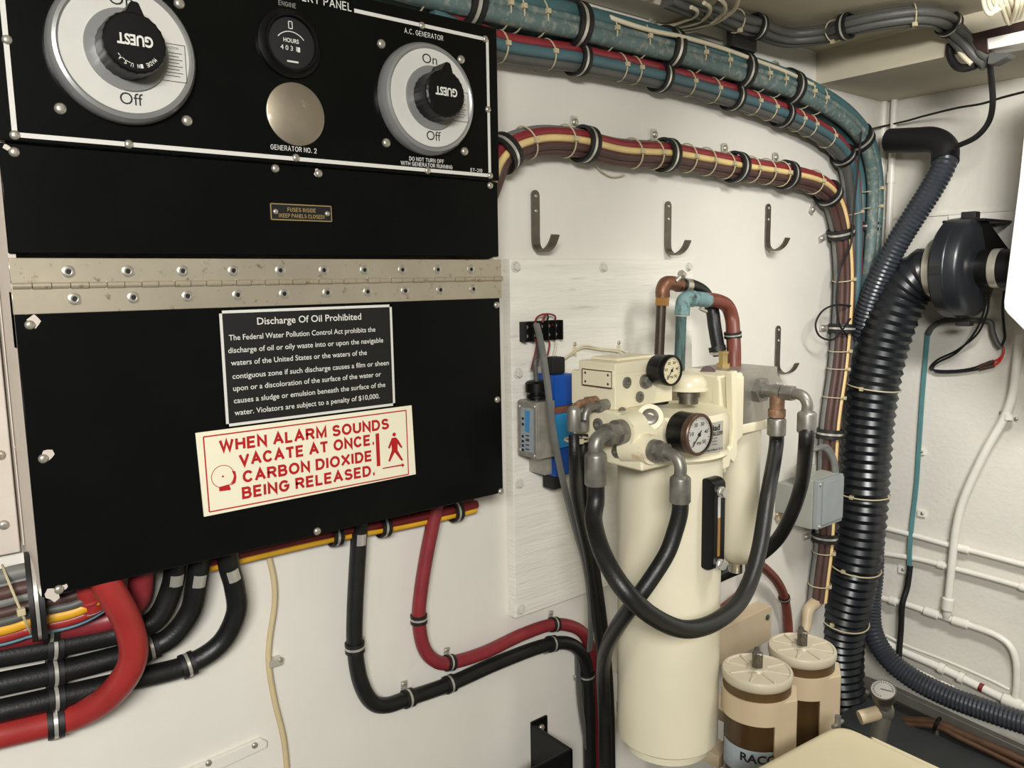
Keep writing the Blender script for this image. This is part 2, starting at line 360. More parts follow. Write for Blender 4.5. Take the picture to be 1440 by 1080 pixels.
def near(P, q):
    i = min(range(len(P)), key=lambda k: (P[k]-q).length); return i, P[i], (P[min(i+1, len(P)-1)]-P[max(i-1, 0)]).normalized()
def bundle(name, label, cat, pts, cables, ties, R, out, n=8, tie_mat='tie_nylon', group=None, seg=10):
    P = catmull(pts, n); t = thing(name, label, cat, P[0], group)
    fr = []
    for i in range(len(P)):
        T = (P[min(i+1, len(P)-1)]-P[max(i-1, 0)]).normalized(); o = V(out); o = (o-T*o.dot(T)).normalized(); fr.append((o.cross(T), o, T))
    for u, v, r, m, lb in cables:
        part('cable', MB().path([p+f[0]*u+f[1]*v for p, f in zip(P, fr)], r, seg), m, t, lb)
    for q in ties:
        i, p, T = near(P, q); x, y, nn = fr[i]
        rs = ringpts(p, T+x*.15, R*1.02, 20)
        part('cable_tie', MB().path(rs, .0012, 6).box(p+y*R*1.02-V((.0035,)*3), p+y*R*1.02+V((.0035,)*3), .001), tie_mat, t)
    return t, P
# ------------------------------------------------------------------ the room
ZS = W(1200, 133).z; XB = W(1147, 115).x; ZC = ZS+.064
ZF = -.24
struct('wall_left', MB().box((-1.6, 0, ZF-.02), (LEN+.1, .1, 1.6)), 'wall_paint')
struct('wall_right', MB().box((LEN, -2.6, ZF-.02), (LEN+.1, 0, 1.6)), 'end_wall_paint')
struct('ceiling', MB().box((-1.6, -2.6, ZC), (LEN, 0, ZC+.1)), 'ceiling_paint')
struct('trim_3', MB().box((XB, -2.6, ZS), (LEN, 0, ZC+.01)), 'ceiling_paint')
struct('floor', MB().box((-1.6, -2.6, ZF-.1), (LEN+.1, .1, ZF)), 'floor_dark')
struct('trim_1', MB().box((.70, -.06, 1.372), (1.30, 0, ZC), .004), 'ceiling_paint')
sm = E(1300, 303); struct('trim_2', MB().box((LEN-.004, -1.2, sm.z-.003), (LEN, 0, sm.z+.003)), 'end_wall_paint')

# ------------------------------------------------------------------ electrical cabinet
CD = .10
CF = lambda px, py, o=0: W(px, py, CD+o)
def fx(px, py=540, o=0): return CF(px, py, o).x
XL, XR = CF(20, 440).x, .650
ZB, ZT = CF(400, 763).z, 1.264
zh0, zh1, zhc = CF(360, 364).z, CF(360, 431).z, CF(360, 397).z
ZU = CF(360, 227).z
cab = thing('electrical_cabinet', 'black-fronted electrical cabinet with two big rotary switches on white wall', 'cabinet', ((XL+XR)/2, -.05, ZB))
sh = MB()
sh.box((XL, -CD+.004, ZB), (XL+.006, 0, ZT)).box((XR-.006, -CD+.004, ZB+.01), (XR, 0, ZT)).box((XL, -CD+.004, ZT-.006), (XR, 0, ZT)).box((XL, -.006, .8), (XR, 0, ZT))
sh.box((XL, -CD+.004, zh1-.03), (XR, -CD+.02, zh1+.02))
part('case', sh, 'cabinet_white', cab, 'off-white painted case side')
def plate(z0, z1, o, t=.004, x0=XL, x1=XR): return MB().prism([(x0, -CD-o, z0), (x1, -CD-o, z0), (x1, -CD-o, z1), (x0, -CD-o, z1)], (0, t, 0), .0008, 1)
FN = -CD
up_p = part('switch_panel', plate(ZU, ZT, .004, .008), 'black_panel', cab)
part('fuse_panel', plate(zh0+.004, ZU-.0015, 0), 'black_panel', cab)
door = part('door', plate(ZB, zh1+.004, 0), 'black_panel', cab)
# chipped paint flakes along the door and panel corners
for q, r in (((74, 836), .007), ((47, 452), .006), ((66, 640), .006), ((9, 207), .003), ((446, 243), .004), ((90, 826), .004)):
    c = CF(*q, .0003); ch = MB().add([c+V((math.cos(a)*r*random.uniform(.6, 1.1), 0, math.sin(a)*r*random.uniform(.6, 1.2))) for a in [k*.7 for k in range(9)]], [tuple(range(9))])
    part('paint_chip', ch, 'cabinet_white', cab, 'bare white patch of chipped black paint')
# white border line
bl = MB(); o = .0046
def line(mb, a, b, w, n=NY):
    d = (b-a).normalized(); u = V(n).cross(d)*w/2; mb.quad(a-u, b-u, b+u, a+u)
xa, xb, za, zb = CF(21, 190, o).x, CF(687, 150, o).x, CF(360, 218.5, o).z, CF(600, 37, o).z
line(bl, V((xa, -CD-o, za)), V((xb, -CD-o, za)), .0042); line(bl, V((xb, -CD-o, za)), V((xb, -CD-o, zb)), .0042)
line(bl, V((xa, -CD-o, za)), V((xa, -CD-o, ZT-.012)), .0042); line(bl, V((CF(498, 14, o).x, -CD-o, zb)), V((xb, -CD-o, zb)), .0042)
part('border_line', bl, 'ink_white', up_p)
tx = MB()
def ct(mb, s, l, r, h, bold=0, o=.0048):
    a = CF(*l, o); b = CF(*r, o); z = (a.z+b.z)/2; strokes(mb, s, V((a.x, a.y, z)), V((b.x, b.y, z)), h, NY, .0007+bold*.1, .34)
for s_, l_, r_, h_, b_ in (('BATTERY PANEL', (388, -7), (494, 15), .0078, .005), ('A.C. GENERATOR', (569, 46), (623, 57), .0052, 0), ('GENERATOR NO. 2', (381, 210), (445, 215), .0046, 0), ('DO NOT TURN OFF', (576, 226), (624, 229), .004, 0), ('WITH GENERATOR RUNNING', (564, 231), (636, 238), .004, 0), ('ET-310', (662, 240), (678, 243), .0036, 0)):
    tx = MB(); ct(tx, s_, l_, r_, h_, b_); part('panel_lettering', tx, 'ink_white', up_p, 'white engraved lettering')
t2 = MB(); ct(t2, 'ENGINE', (392, 6), (416, 12), .0042); part('engine_lettering', t2, 'ink_grey', up_p)
for q in ((10, 56), (21, 190), (181, 203), (416, 222), (601, 240), (689, 247), (593, 36), (682, 55), (686, 154)):
    screw(cab, V((CF(*q, .004).x, -CD-.004, CF(*q, .004).z)), NY, .0042)
for q in ((252, 5), (85, 153), (263, 170), (536, 62), (648, 84), (543, 201), (653, 213)):
    screw(cab, CF(*q, .004), NY, .0052)
for q in ((20, 214), (387, 237), (448, 244), (689, 261), (42, 457), (698, 429), (61, 645), (699, 562), (704, 691), (446, 747), (83, 829)):
    screw(cab, CF(*q, 0), NY, .0044)
# rotary switches
def rotary(cx, cz, lab, kang, mark_off):
    c = V((cx, -CD-.004, cz)); r = .0638
    s = part('rotary_switch', MB().lathe(c, NY, [(r, 0), (r+.0005, .006), (r-.001, .011), (r-.0035, .015), (r-.0065, .016), (r-.0085, .0145), (r-.009, .0125), (.02, .0125)], 64), 'grey_ring', cab, lab)
    part('dial_face', MB().lathe(c, NY, [(r-.0085, .0126), (r-.0085, .0152), (.01, .0152)], 64), 'dial_white', s)
    part('knob_collar', MB().lathe(c, NY, [(.036, .0152), (.036, .018), (.02, .018)], 48), 'grey_ring', s)
    k = MB()
    prof = []
    n = 72
    def kr(j): return .0270+.0004*math.cos(24*2*math.pi*j/n)
    rs = []
    for rr, h in ((1.0, .017), (1.0, .040), (.97, .0435), (.90, .045), (.02, .045)):
        x, y, nn = frame(NY); rs.append([c+NY*h+(x*math.cos(2*math.pi*j/n)+y*math.sin(2*math.pi*j/n))*kr(j)*rr for j in range(n)])
    k.rings(rs)
    d = V((math.sin(kang), 0, math.cos(kang))); e = V((math.cos(kang), 0, -math.sin(kang)))
    k.prism([c+NY*.017+d*.023-e*.009, c+NY*.017+d*.023+e*.009, c+NY*.017+d*.0355+e*.003, c+NY*.017+d*.0355-e*.003], NY*.027, .001, 1)
    kn = part('knob', k, 'black_plastic', s, 'black knurled knob with pointer')
    f = MB(); o = .0154
    def T(mb, s_, x0, x1, z, h, off=o, bold=0): text(mb, s_, c+V((x0, -off, z)), c+V((x1, -off, z)), h, NY, bold, 0)
    T(f, 'On', -.012, .0085, .0385, .0105); part('dial_lettering', f, 'ink_black', s); f = MB(); T(f, 'Off', -.009, .011, -.048, .0105); part('dial_lettering', f, 'ink_black', s); f = MB()
    for a, b in (((.030, .012), (.052, .012)), ((.052, .012), (.052, -.022)), ((.052, -.022), (.030, -.022))):
        line(f, c+V((a[0], -o, a[1])), c+V((b[0], -o, b[1])), .0006)
    T(f, 'CAUTION', .034, .046, .0075, .0022)
    for i in range(8): line(f, c+V((.033, -o, .004-i*.003)), c+V((.049-.003*(i % 2), -o, .004-i*.003)), .0006)
    part('caution_label', f, 'ink_black', s)
    g = MB()
    def up180(s_, xc, zc, w, h, bold):
        text(g, s_, c+V((xc+w/2, -.0455, zc)), c+V((xc-w/2, -.0455, zc)), h, NY, bold, 0)
    up180('GUEST', .0, .006, .030, .0085, .035)
    if mark_off:
        w = 'MADE IN U.S.A.'
        for i, chh in enumerate(w):
            if chh == ' ': continue
            a = math.radians(-50+100*i/(len(w)-1)); rr = .0185
            p = c+V((rr*math.sin(-a), -.0455, -rr*math.cos(a)+.0)); dx = V((-math.cos(a), 0, -math.sin(-a)*-1)).normalized()
            dx = V((-math.cos(a), 0, -math.sin(a)*-1)).normalized()
            text(g, chh, p-dx*.0011, p+dx*.0011, .0034, NY, .01, 0)
    part('knob_lettering', g, 'ink_white', s)
rotary(.2075, CF(168, 70).z-.0045, 'left rotary switch beneath the battery switch wording', math.radians(4), True)
rotary(.5395, CF(597, 139).z-.003, 'right rotary switch below the generator wording', math.radians(8), False)
# hour meter and blank disc
c = V((.3715, -CD-.004, 1.199)); hm = part('hour_meter', MB().lathe(c, NY, [(.0345, 0), (.0345, .004), (.032, .006), (.0295, .009), (.0285, .011), (.0265, .011), (.026, .006), (.002, .006)], 48), 'black_plastic', cab)
part('meter_face', MB().lathe(c, NY, [(.0258, .0062), (.002, .0064)], 40), 'black_matte', hm)
m = MB(); o = .0066
text(m, 'HOURS', c+V((-.0085, -o, .0005)), c+V((.0085, -o, .0005)), .004, NY, .02, 0)
text(m, '4 0 3 1', c+V((-.012, -o, -.0075)), c+V((.006, -o, -.0075)), .0045, NY, .01, 0)
m.quad(c+V((.0065, -o, -.008)), c+V((.0095, -o, -.008)), c+V((.0095, -o, -.003)), c+V((.0065, -o, -.003)))
line(m, c+V((-.0055, -o, -.0185)), c+V((.007, -o, -.0185)), .0018)
ap = [c+V((math.sin(a)*.0185, -o, math.cos(a)*.0185-.007)) for a in [math.radians(-50+10*i) for i in range(11)]]
for a, b in zip(ap, ap[1:]): line(m, a, b, .0009)
for a, b in (((-.002, .0145), (.002, .0145)), ((.002, .0145), (.002, .0215)), ((.002, .0215), (-.002, .0215)), ((-.002, .0215), (-.002, .0145))): line(m, c+V((a[0], -o, a[1])), c+V((b[0], -o, b[1])), .0009)
m.quad(c+V((-.001, -o, .016)), c+V((.001, -o, .016)), c+V((-.001, -o, .020)), c+V((.001, -o, .020)))
part('meter_lettering', m, 'ink_white', hm)
c = V((.3755, -CD-.004, 1.1285)); part('blanking_disc', MB().lathe(c, NY, [(.0325, 0), (.0325, .0012), (.0315, .0018), (.002, .0018)], 48), 'disc_steel', cab, 'round tarnished steel cover disc')
# fuses plate
a, b = CF(379, 287), CF(466, 311); np_ = part('name_plate', MB().box((a.x, -CD, b.z-.001), (b.x, -CD-.0015, a.z+.001)), 'sign_black', cab, 'small black plate with gold border')
g = MB(); o = CD+.0017; x0, x1, z0, z1 = a.x+.0005, b.x-.0005, b.z-.0005, a.z+.0005
for p, q in (((x0, z0), (x1, z0)), ((x1, z0), (x1, z1)), ((x1, z1), (x0, z1)), ((x0, z1), (x0, z0))): line(g, V((p[0], -o, p[1])), V((q[0], -o, q[1])), .0011)
xm = (x0+x1)/2; strokes(g, 'FUSES INSIDE', V((xm-.016, -o, (z0+z1)/2+.001)), V((xm+.016, -o, (z0+z1)/2+.001)), .0036, NY, .0007, .34)
strokes(g, '(KEEP PANELS CLOSED)', V((xm-.026, -o, (z0+z1)/2-.0055)), V((xm+.026, -o, (z0+z1)/2-.0055)), .0036, NY, .0007, .34)
part('plate_lettering', g, 'gold', np_)
for x in (x0+.005, x1-.005): screw(np_, V((x, -o, (z0+z1)/2)), NY, .003)
# piano hinge
xr = XR+.002
hl = part('hinge', MB().prism([(XL-.001, -CD-.0005, zhc+.002), (xr, -CD-.0005, zhc+.002), (xr, -CD-.0005, zh0), (XL-.001, -CD-.0005, zh0)], (0, -.002, 0), .0005, 1).prism([(XL-.001, -CD-.0005, zh1), (xr, -CD-.0005, zh1), (xr, -CD-.0005, zhc-.002), (XL-.001, -CD-.0005, zhc-.002)], (0, -.002, 0), .0005, 1), 'hinge_steel', cab, 'long polished steel piano hinge')
kn = MB(); nk = 36
for i in range(nk):
    w = (xr-XL)/nk; kn.cyl((XL+i*w, -CD-.0035, zhc), (XL+(i+1)*w-.0007, -CD-.0035, zhc), .0033 if i % 2 else .0029, seg=12)
part('hinge_knuckles', kn, 'hinge_steel', hl)
for i in range(10):
    p = CF(96, 376, .0025); q = CF(662, 376, .0025); x = p.x+(q.x-p.x)*i/9
    inst('rivet', ME_RIVET, hl, mtx((x, -CD-.0025, (zh0+zhc)/2), NY, .0058)); inst('rivet', ME_RIVET, hl, mtx((x+.003, -CD-.0025, (zh1+zhc)/2), NY, .0058))
# side strip and the neighbouring flat panel at the far left
lp = thing('wall_panel', 'grey-white flat metal panel on wall left of the black cabinet', 'panel', (-.2, -.01, .65))
pr = W(26, 745, .012).x; pz = W(15, 779, .012).z
part('sheet', MB().box((-.5, 0, pz), (pr, -.012, 1.39), .001, 1), 'cabinet_white', lp)
for q in ((0, 640), (5, 738)): screw(lp, W(*q, .012), NY, .005)
ss = MB().box((pr+.002, 0, ZB+.03), (XL-.0005, -.02, 1.39), .001, 1)
part('edge_strip', ss, 'cabinet_white', lp)
for q in ((3, 372), (27, 630)): screw(lp, XP(*q, XL-.001) if False else V((W(*q, .02).x, -.02, W(*q, .02).z)), NY, .0042)

# ------------------------------------------------------------------ signs on the door
def sign_frame(tl, tr, bl_, br, o):
    a, b, c_, d = (CF(*q, o) for q in (tl, tr, bl_, br)); x0 = (a.x+c_.x)/2; x1 = (b.x+d.x)/2; return a, b, c_, d
a, b, c_, d = sign_frame((308, 437), (550, 428), (318, 605), (556, 566), .0015)
x0, x1, zt, zb_ = (a.x+c_.x)/2, (b.x+d.x)/2, (a.z+b.z)/2, (c_.z+d.z)/2
zb_ = min(zb_, zt-.150) if False else zb_
osn = thing('oil_discharge_sign', 'black plastic sign with white text on oil discharge, on the cabinet door', 'sign', ((x0+x1)/2, -CD, zb_))
part('plaque', MB().box((x0, -CD-.0002, zb_), (x1, -CD-.0016, zt), .0003, 1), 'sign_black', osn)
o = CD+.0019; bd = MB()
for p, q in (((x0, zb_+.0015), (x1, zb_+.0015)), ((x1-.0015, zb_), (x1-.0015, zt)), ((x1, zt-.0015), (x0, zt-.0015)), ((x0+.0015, zt), (x0+.0015, zb_))): line(bd, V((p[0], -o, p[1])), V((q[0], -o, q[1])), .003)
part('border', bd, 'ink_white', osn)
l = MB()
rows = (('Discharge Of Oil Prohibited', 362, 459, 508, 447, .0072, .012), ('The Federal Water Pollution Control Act prohibits the', 322, 478, 528, 467, .0056, .008), ('discharge of oil or oily waste into or upon the navigable', 321, 496, 539, 482, .0056, .008),
        ('waters of the United States or the waters of the', 325, 514, 516, 499, .0056, .008), ('contiguous zone if such discharge causes a film or sheen', 327, 532, 547, 514, .0056, .008), ('upon or a discoloration of the surface of the water or', 328, 549, 536, 530, .0056, .008),
        ('causes a sludge or emulsion beneath the surface of the', 329, 566, 542, 545, .0056, .008), ('water. Violators are subject to a penalty of $10,000.', 330, 583, 534, 561, .0056, .008))
for s_, ax, ay, bx, by, h, bo in rows:
    p = CF(ax, ay, .0019); q = CF(bx, by, .0019); z = (p.z+q.z)/2; text(l, s_, V((p.x, p.y, z)), V((q.x, q.y, z)), h, NY, bo, 0)
part('lettering', l, 'ink_white', osn)
a, b, c_, d = (CF(*q, .004) for q in ((275, 609), (579, 570), (287, 727), (585, 667)))
cs = thing('alarm_sign', 'white and red warning sign about alarm and carbon dioxide, on black cabinet door', 'sign', ((a.x+d.x)/2, -CD, d.z))
part('plaque', MB().prism([a, b, d, c_], (0, .0018, 0), .0003, 1), 'sign_white', cs)
def sg(u, v, o=.0003):   # position on the alarm sign, u to the right, v down, both 0..1
    return a*(1-u)*(1-v)+b*u*(1-v)+c_*(1-u)*v+d*u*v+V((0, -o, 0))
def sp(px, py): # pixel to sign plane
    return CF(px, py, .0043)
l = MB(); m_ = .035
def sline(p, q, w): line(l, p, q, w)
k = [sp(286, 614.5), sp(571, 577), sp(574.5, 667), sp(294.5, 720)]
for i in range(4): sline(k[i], k[(i+1) % 4], .0014)
def st(s_, p, q, h):
    strokes(l, s_, sp(*p)+V((.0012, 0, .0012)), sp(*q)+V((-.0012, 0, .0012)), h-.0022, NY, .0029, .36)
st('WHEN ALARM SOUNDS', (309, 636), (547, 603), .0125); st('VACATE AT ONCE.', (337, 656), (527, 625), .0125)
st('CARBON DIOXIDE', (342, 679), (523, 648), .0125); st('BEING RELEASED.', (341, 702), (528, 668), .0125)
l.quad(sp(530, 656), sp(535, 655), sp(533, 609), sp(528, 610))
h0 = sp(554.3, 611); l.lathe(h0, NY, [(.0024, 0), (.0001, .0001)], 14)
l.prism([sp(548.5, 622), sp(551, 616), sp(557, 615), sp(561, 620), sp(566, 629), sp(564, 630), sp(559, 624), sp(559, 633), sp(567, 647), sp(564.5, 648), sp(555, 636), sp(548.5, 649), sp(546, 648.5), sp(551, 633), sp(550.5, 625), sp(548, 631), sp(545.5, 630)], (0, -.0001, 0))
l.prism([sp(538, 658), sp(565, 653), sp(564.6, 651), sp(569, 654), sp(565.4, 657.5), sp(565.2, 655), sp(538, 659.5)], (0, -.0001, 0))
bc = sp(313.5, 670); ring = ringpts(bc, NY, .0118, 32)
for p, q in zip(ring, ring[1:]): line(l, p, q, .0007)
for f_ in (.85, 1.25):
    rr = ringpts(bc, NY, .0118*f_+.001, 10, math.radians(150), math.radians(205)); 
l.lathe(bc, NY, [(.0011, 0), (.0001, .0001)], 10)
l.prism([sp(308, 685), sp(322, 681), sp(324, 686), sp(324.5, 689), sp(308.5, 691)], (0, -.0001, 0))
l.prism([sp(326, 662), sp(331, 662.5), sp(332.5, 671), sp(331, 679), sp(324, 683), sp(328, 676), sp(329, 669)], (0, -.0001, 0))
part('lettering', l, 'ink_red', cs, 'red lettering, border, bell and walking figure')
# ------------------------------------------------------------------ backing board, terminal strip, hooks
BO = .018
a = W(714, 364, BO); bx = W(975, 364, BO).x; zb_ = W(727, 869.5, BO).z; x0 = W(720, 560, BO).x
bd = thing('backing_board', 'large white painted wooden backing board bolted to wall behind hydraulic unit', 'board', ((x0+bx)/2, -.01, zb_))
part('board', MB().box((x0, 0, zb_), (bx, -BO, a.z), .0015), 'board_paint', bd)
for q in ((725, 375), (848, 376), (968, 375), (728, 525), (730, 680), (732, 857), (1000, 512)):
    p = W(*q, BO)
    if p.x < bx: inst('bolt', ME_BOLT, bd, mtx(p, NY, .0085))
def hook(top, bot, tip, label):
    t_ = W(*top); b_ = W(*bot); xx = t_.x
    t = thing('coat_hook', label, 'hook', (xx, 0, b_.z), 'steel hooks on the white wall')
    L = t_.z-b_.z; o = .0025
    P = [V((xx, -o, t_.z-.002)), V((xx, -o, t_.z-L*.4)), V((xx, -o, b_.z+.021)), V((xx, -.006, b_.z+.009)), V((xx, -.017, b_.z+.003)), V((xx, -.030, b_.z+.006)), V((xx, -.040, b_.z+.014)), V((xx, -.047, b_.z+.026))]
    s = MB().strip(P, .0155, .0026, PX, 6); s.lathe((xx, -.0012, t_.z-.003), NY, [(.00775, 0), (.00775, .0025)], 20)
    part('hook_strap', s, 'dark_steel', t)
    for f in (.0, .022): screw(t, V((xx, -o-.0012, t_.z-.004-f)), NY, .003)
hook((751, 272), (764, 357), 0, 'steel coat hook nearest the black cabinet')
hook((938, 287), (950, 361), 0, 'steel coat hook on wall above left corner of the board, second from the cabinet')
hook((1079, 290), (1088, 355), 0, 'steel coat hook nearest the corner, below the bend of the brown cable bundle')
hook((1093, 461), (1100, 525), 0, 'lowest steel coat hook, just right of the bare aluminium block')
# terminal strip
c0, c1 = W(730, 466, BO), W(781, 466, BO); z0 = W(755, 479, BO).z; z1 = W(755, 451, BO).z
tb = thing('terminal_block', 'black terminal strip with red wires on the white board', 'terminal block', ((c0.x+c1.x)/2, -BO, z0))
b_ = MB().box((c0.x, -BO, z0), (c1.x, -BO-.008, z1), .001)
n = 5
for i in range(n+1):
    x = c0.x+(c1.x-c0.x)*i/n; b_.box((x-.001, -BO-.006, z0), (x+.001, -BO-.017, z1), .0005)
part('body', b_, 'black_plastic', tb)
for i in range(n):
    for z in (.28, .72): screw(tb, V((c0.x+(c1.x-c0.x)*(i+.5)/n, -BO-.008, z0+(z1-z0)*z)), NY, .0032, 'terminal_screw')
for i, (x, bot, m) in enumerate(((.3, (747, 520), 'red_cable'), (.66, (770, 500), 'red_cable'), (.84, (777, 508), 'white_wire'))):
    X_ = c0.x+(c1.x-c0.x)*x
    part('wire', MB().tube([V((X_, -BO-.010, z0+.004)), V((X_, -BO-.014, z0-.006)), W(*bot, .035)], .0014, 8), m, tb)
for x in (.3, .6, .8):
    X_ = c0.x+(c1.x-c0.x)*x
    part('wire', MB().tube([V((X_, -BO-.010, z1-.008)), V((X_, -BO-.016, z1+.006)), V((c0.x+(c1.x-c0.x)*.5, -BO-.018, z1+.010)), V((c0.x+(c1.x-c0.x)*.45, -BO-.016, z1-.002))], .0014, 8), 'red_cable' if x != .6 else 'black_matte', tb)
# ------------------------------------------------------------------ overhead trunks
o = .036
P1 = [W(440, -62, o), W(560, -22, o), W(700, 12, o), W(805, 35, o), W(937, 68, o), W(1038, 99, o), W(1108, 123, o), W(1160, 150, o), W(1192, 176, o), W(1212, 206, o), W(1222, 250, .032), W(1222, 300, .031), W(1218, 360, .031), W(1210, 430, .031), W(1202, 520, .031), W(1198, 640, .03), W(1190, 760, .03)]
r = .0125
trunk, TP1 = bundle('cable_bundle', 'thick teal cable bundle running highest along the wall under the ceiling', 'cable bundle', P1,
    [(.0135, .012, r, 'teal', None), (-.0125, .014, r, 'teal_dusty', 'dusty teal cable'), (.010, -.012, r, 'teal', None), (-.012, -.012, r, 'teal', None), (0, .021, .006, 'teal_dusty', None)],
    [W(*q, o) for q in ((580, -15), (700, 12), (725, 18), (760, 26), (850, 47), (893, 57), (975, 80), (1000, 88), (1060, 107), (1085, 116), (1128, 133), (1148, 143), (1222, 290), (1222, 265))], .028, NY, 6)
o2 = .03
P2 = [W(600, 20, o2), W(690, 62, o2), W(750, 74, o2), W(812, 83, o2), W(928, 108, o2), W(1030, 136, o2), W(1100, 161, o2), W(1150, 185, o2), W(1180, 210, o2), W(1194, 240, .028), W(1199, 290, .025), W(1200, 340, .024), W(1199, 400, .023), W(1196, 500, .023), W(1190, 640, .023), W(1180, 760, .023)]
trunk2, TP2 = bundle('cable_bundle', 'slimmer bundle of red and blue cables just below the thick teal bundle', 'cable bundle', P2,
    [(.011, .008, .0075, 'red_cable', 'red cable'), (-.002, .012, .0085, 'teal_blue', 'blue cable'), (-.012, .004, .009, 'dark_grey_cable', 'dark grey cable'), (.008, -.008, .008, 'dark_grey_cable', None), (-.008, -.008, .008, 'grey_cable', None)],
    [W(*q, o2) for q in ((705, 66), (770, 77), (870, 95), (890, 99), (965, 119), (998, 128), (1050, 143), (1075, 152), (1120, 170), (1138, 178), (1160, 192), (1199, 300))], .0205, NY, 6)
o3 = .03
P3 = [W(672, 290, .029), W(686, 255, .029), W(697, 228, .03), W(720, 208, o3), W(755, 198, o3), W(790, 198, o3), W(822, 203, o3), W(870, 214, o3), W(936, 218, o3), W(985, 226, o3), W(1034, 235, o3), W(1105, 246, o3), W(1148, 258, o3), W(1170, 280, .028), W(1181, 315, .028), W(1186, 360, .028), W(1187, 407, .028), W(1184, 462, .028), W(1179, 518, .028), W(1169, 588, .028), W(1165, 643, .028), W(1160, 755, .028), W(1154, 810, .028), W(1150, 845, .028)]
b3, TP3 = bundle('cable_bundle', 'lashed bundle of brown, cream and red cables looping from the cabinet above the hooks', 'cable bundle', P3,
    [(.014, -.002, .008, 'grey_cable', 'grey cable'), (.0105, .0105, .0068, 'red_cable', 'red cable'), (.001, .0155, .0055, 'cream_cable', 'cream cable'), (-.0085, .0125, .0066, 'brown_cable', 'brown cable'), (-.015, .003, .0075, 'brown_cable', 'brown cable'), (-.010, -.010, .008, 'grey_cable', 'grey cable'), (.006, -.011, .009, 'dark_grey_cable', None), (0, 0, .009, 'brown_cable', None)],
    [W(*q, o3) for q in ((741, 200), (793, 198), (889, 216), (918, 217), (964, 223), (995, 228), (1019, 232), (1055, 239), (1076, 242), (1097, 246), (1145, 258), (1186, 395), (1181, 495), (1178, 522), (1175, 560), (1158, 775), (1153, 820))], .0235, NY, 7)
P_ = lambda q, o: W(*q, o)
for i, q in enumerate(((666, 5), (806, 35), (938, 68), (1038, 99), (1108, 124))):
    _, p, T = near(TP1, W(*q, o)); clamp(p, T, NY, .0285, f'black clamp on the thick top teal bundle, {ordn(i)} from the left in view', 1)
_, p, T = near(TP1, W(1207, 190, o)); clamp(p, T, NY, .0275, 'black clamp where the thick teal bundle bends down at the corner', 1)
for i, q in enumerate(((810, 83), (928, 108), (1031, 136), (1101, 161), (1187, 222))):
    _, p, T = near(TP2, W(*q, o2)); clamp(p, T, NY, .0208, f'black clamp on the red and blue cable bundle, {ordn(i)} from the left', 1)
cl3 = ('beside the switch panel edge', 'first from the hour-meter side over the first hook', 'above the second hook', 'fourth along from the cabinet', 'near the third hook')
for q, lb in (((709, 215), 'black clamp at the cabinet edge on the brown and red bundle'), ((822, 203), 'black clamp on the brown bundle right of the first hook'), ((936, 218), 'black clamp on the brown bundle straight above the second hook'),
        ((1034, 235), 'black clamp on the brown bundle between second and third hooks'), ((1106, 247), 'black clamp on the brown bundle above the third hook'), ((1165, 272), 'black clamp at the bend of the brown bundle near the corner'),
        ((1183, 330), 'silver clamp on the vertical run of the brown bundle right of the third hook'), ((1181, 458), 'silver clamp on the brown bundle beside the loose black wire loop'), ((1166, 612), 'silver clamp just above the grey junction box'), ((1159, 757), 'silver clamp just below the grey junction box')):
    _, p, T = near(TP3, W(*q, o3)); clamp(p, T, NY, .0235, lb, 1 if q[0] < 1150 else -1)
_, p, T = near(TP1, W(1220, 322, .028)); clamp(p, T, NY, .022, 'silver clamp on the vertical teal cables beside the brown bundle', 1)
solo('loose_string', MB().tube([W(838, 232, .008), W(845, 240, .008), W(858, 248, .006), W(870, 248, .008), W(879, 244, .012)], .0011, 8), 'tie_nylon', 'loose end of lacing string hanging below the brown cable bundle', 'string')
solo('loose_string', MB().tube([W(744, 90, .008), W(748, 97, .005), W(754, 101, .006)], .0011, 8), 'tie_nylon', 'short string stub on the wall below the teal bundle', 'string')
solo('black_wire', MB().tube([W(1211, 185, .07), W(1206, 240, .06), W(1200, 300, .06), W(1196, 345, .058), W(1181, 380, .056), W(1176, 420, .055), W(1180, 455, .055), W(1190, 470, .05), W(1192, 478, .04)], .0022, 8), 'black_matte', 'thin black wire dangling in front of the vertical cable bundles', 'wire')
solo('black_wire', MB().tube([W(1196, 430, .05), W(1175, 429, .05), W(1157, 437, .045), W(1147, 455, .045), W(1152, 472, .045), W(1168, 478, .05), W(1180, 470, .054), W(1196, 448, .056)], .002, 8), 'black_matte', 'loop of thin black wire by the clamp left of the vertical brown bundle', 'wire')

# ------------------------------------------------------------------ cables under the cabinet
def cable(name, pts, r, m, label, cat='cable', n=8, group=None, seg=14):
    P = catmull(pts, n); mb = MB().path(P, r, seg); o = solo(name, mb, m, label, cat, group); return o, P
RB = .0118
def wl(L, o): return [W(*q[:2], (q[2] if len(q) > 2 else o)) for q in L]
ca, PA = cable('battery_cable', wl([(252, 745, .05), (247, 790, .045), (243, 820, .036), (226, 862, .03), (200, 882, .026), (150, 894, .022), (76, 909, .022), (0, 922, .022), (-80, 936, .022)], .022), RB, 'hose_black', 'uppermost of the three black battery cables curving left under the cabinet')
cb_, PB = cable('battery_cable', wl([(285, 745, .05), (280, 790, .045), (277, 815, .04), (268, 858, .032), (243, 893, .026), (212, 910, .022), (150, 928, .022), (77, 946, .022), (0, 962, .022), (-80, 980, .022)], .022), RB, 'hose_black', 'middle of the three black battery cables curving left under the cabinet')
cc_, PC = cable('battery_cable', wl([(318, 740, .05), (321, 790, .046), (330, 825, .04), (332, 862, .034), (310, 905, .026), (264, 935, .022), (200, 953, .022), (78, 982, .022), (0, 1000, .022), (-80, 1018, .022)], .022), RB, 'hose_black', 'lowest of the three black battery cables, bending widest under the cabinet')
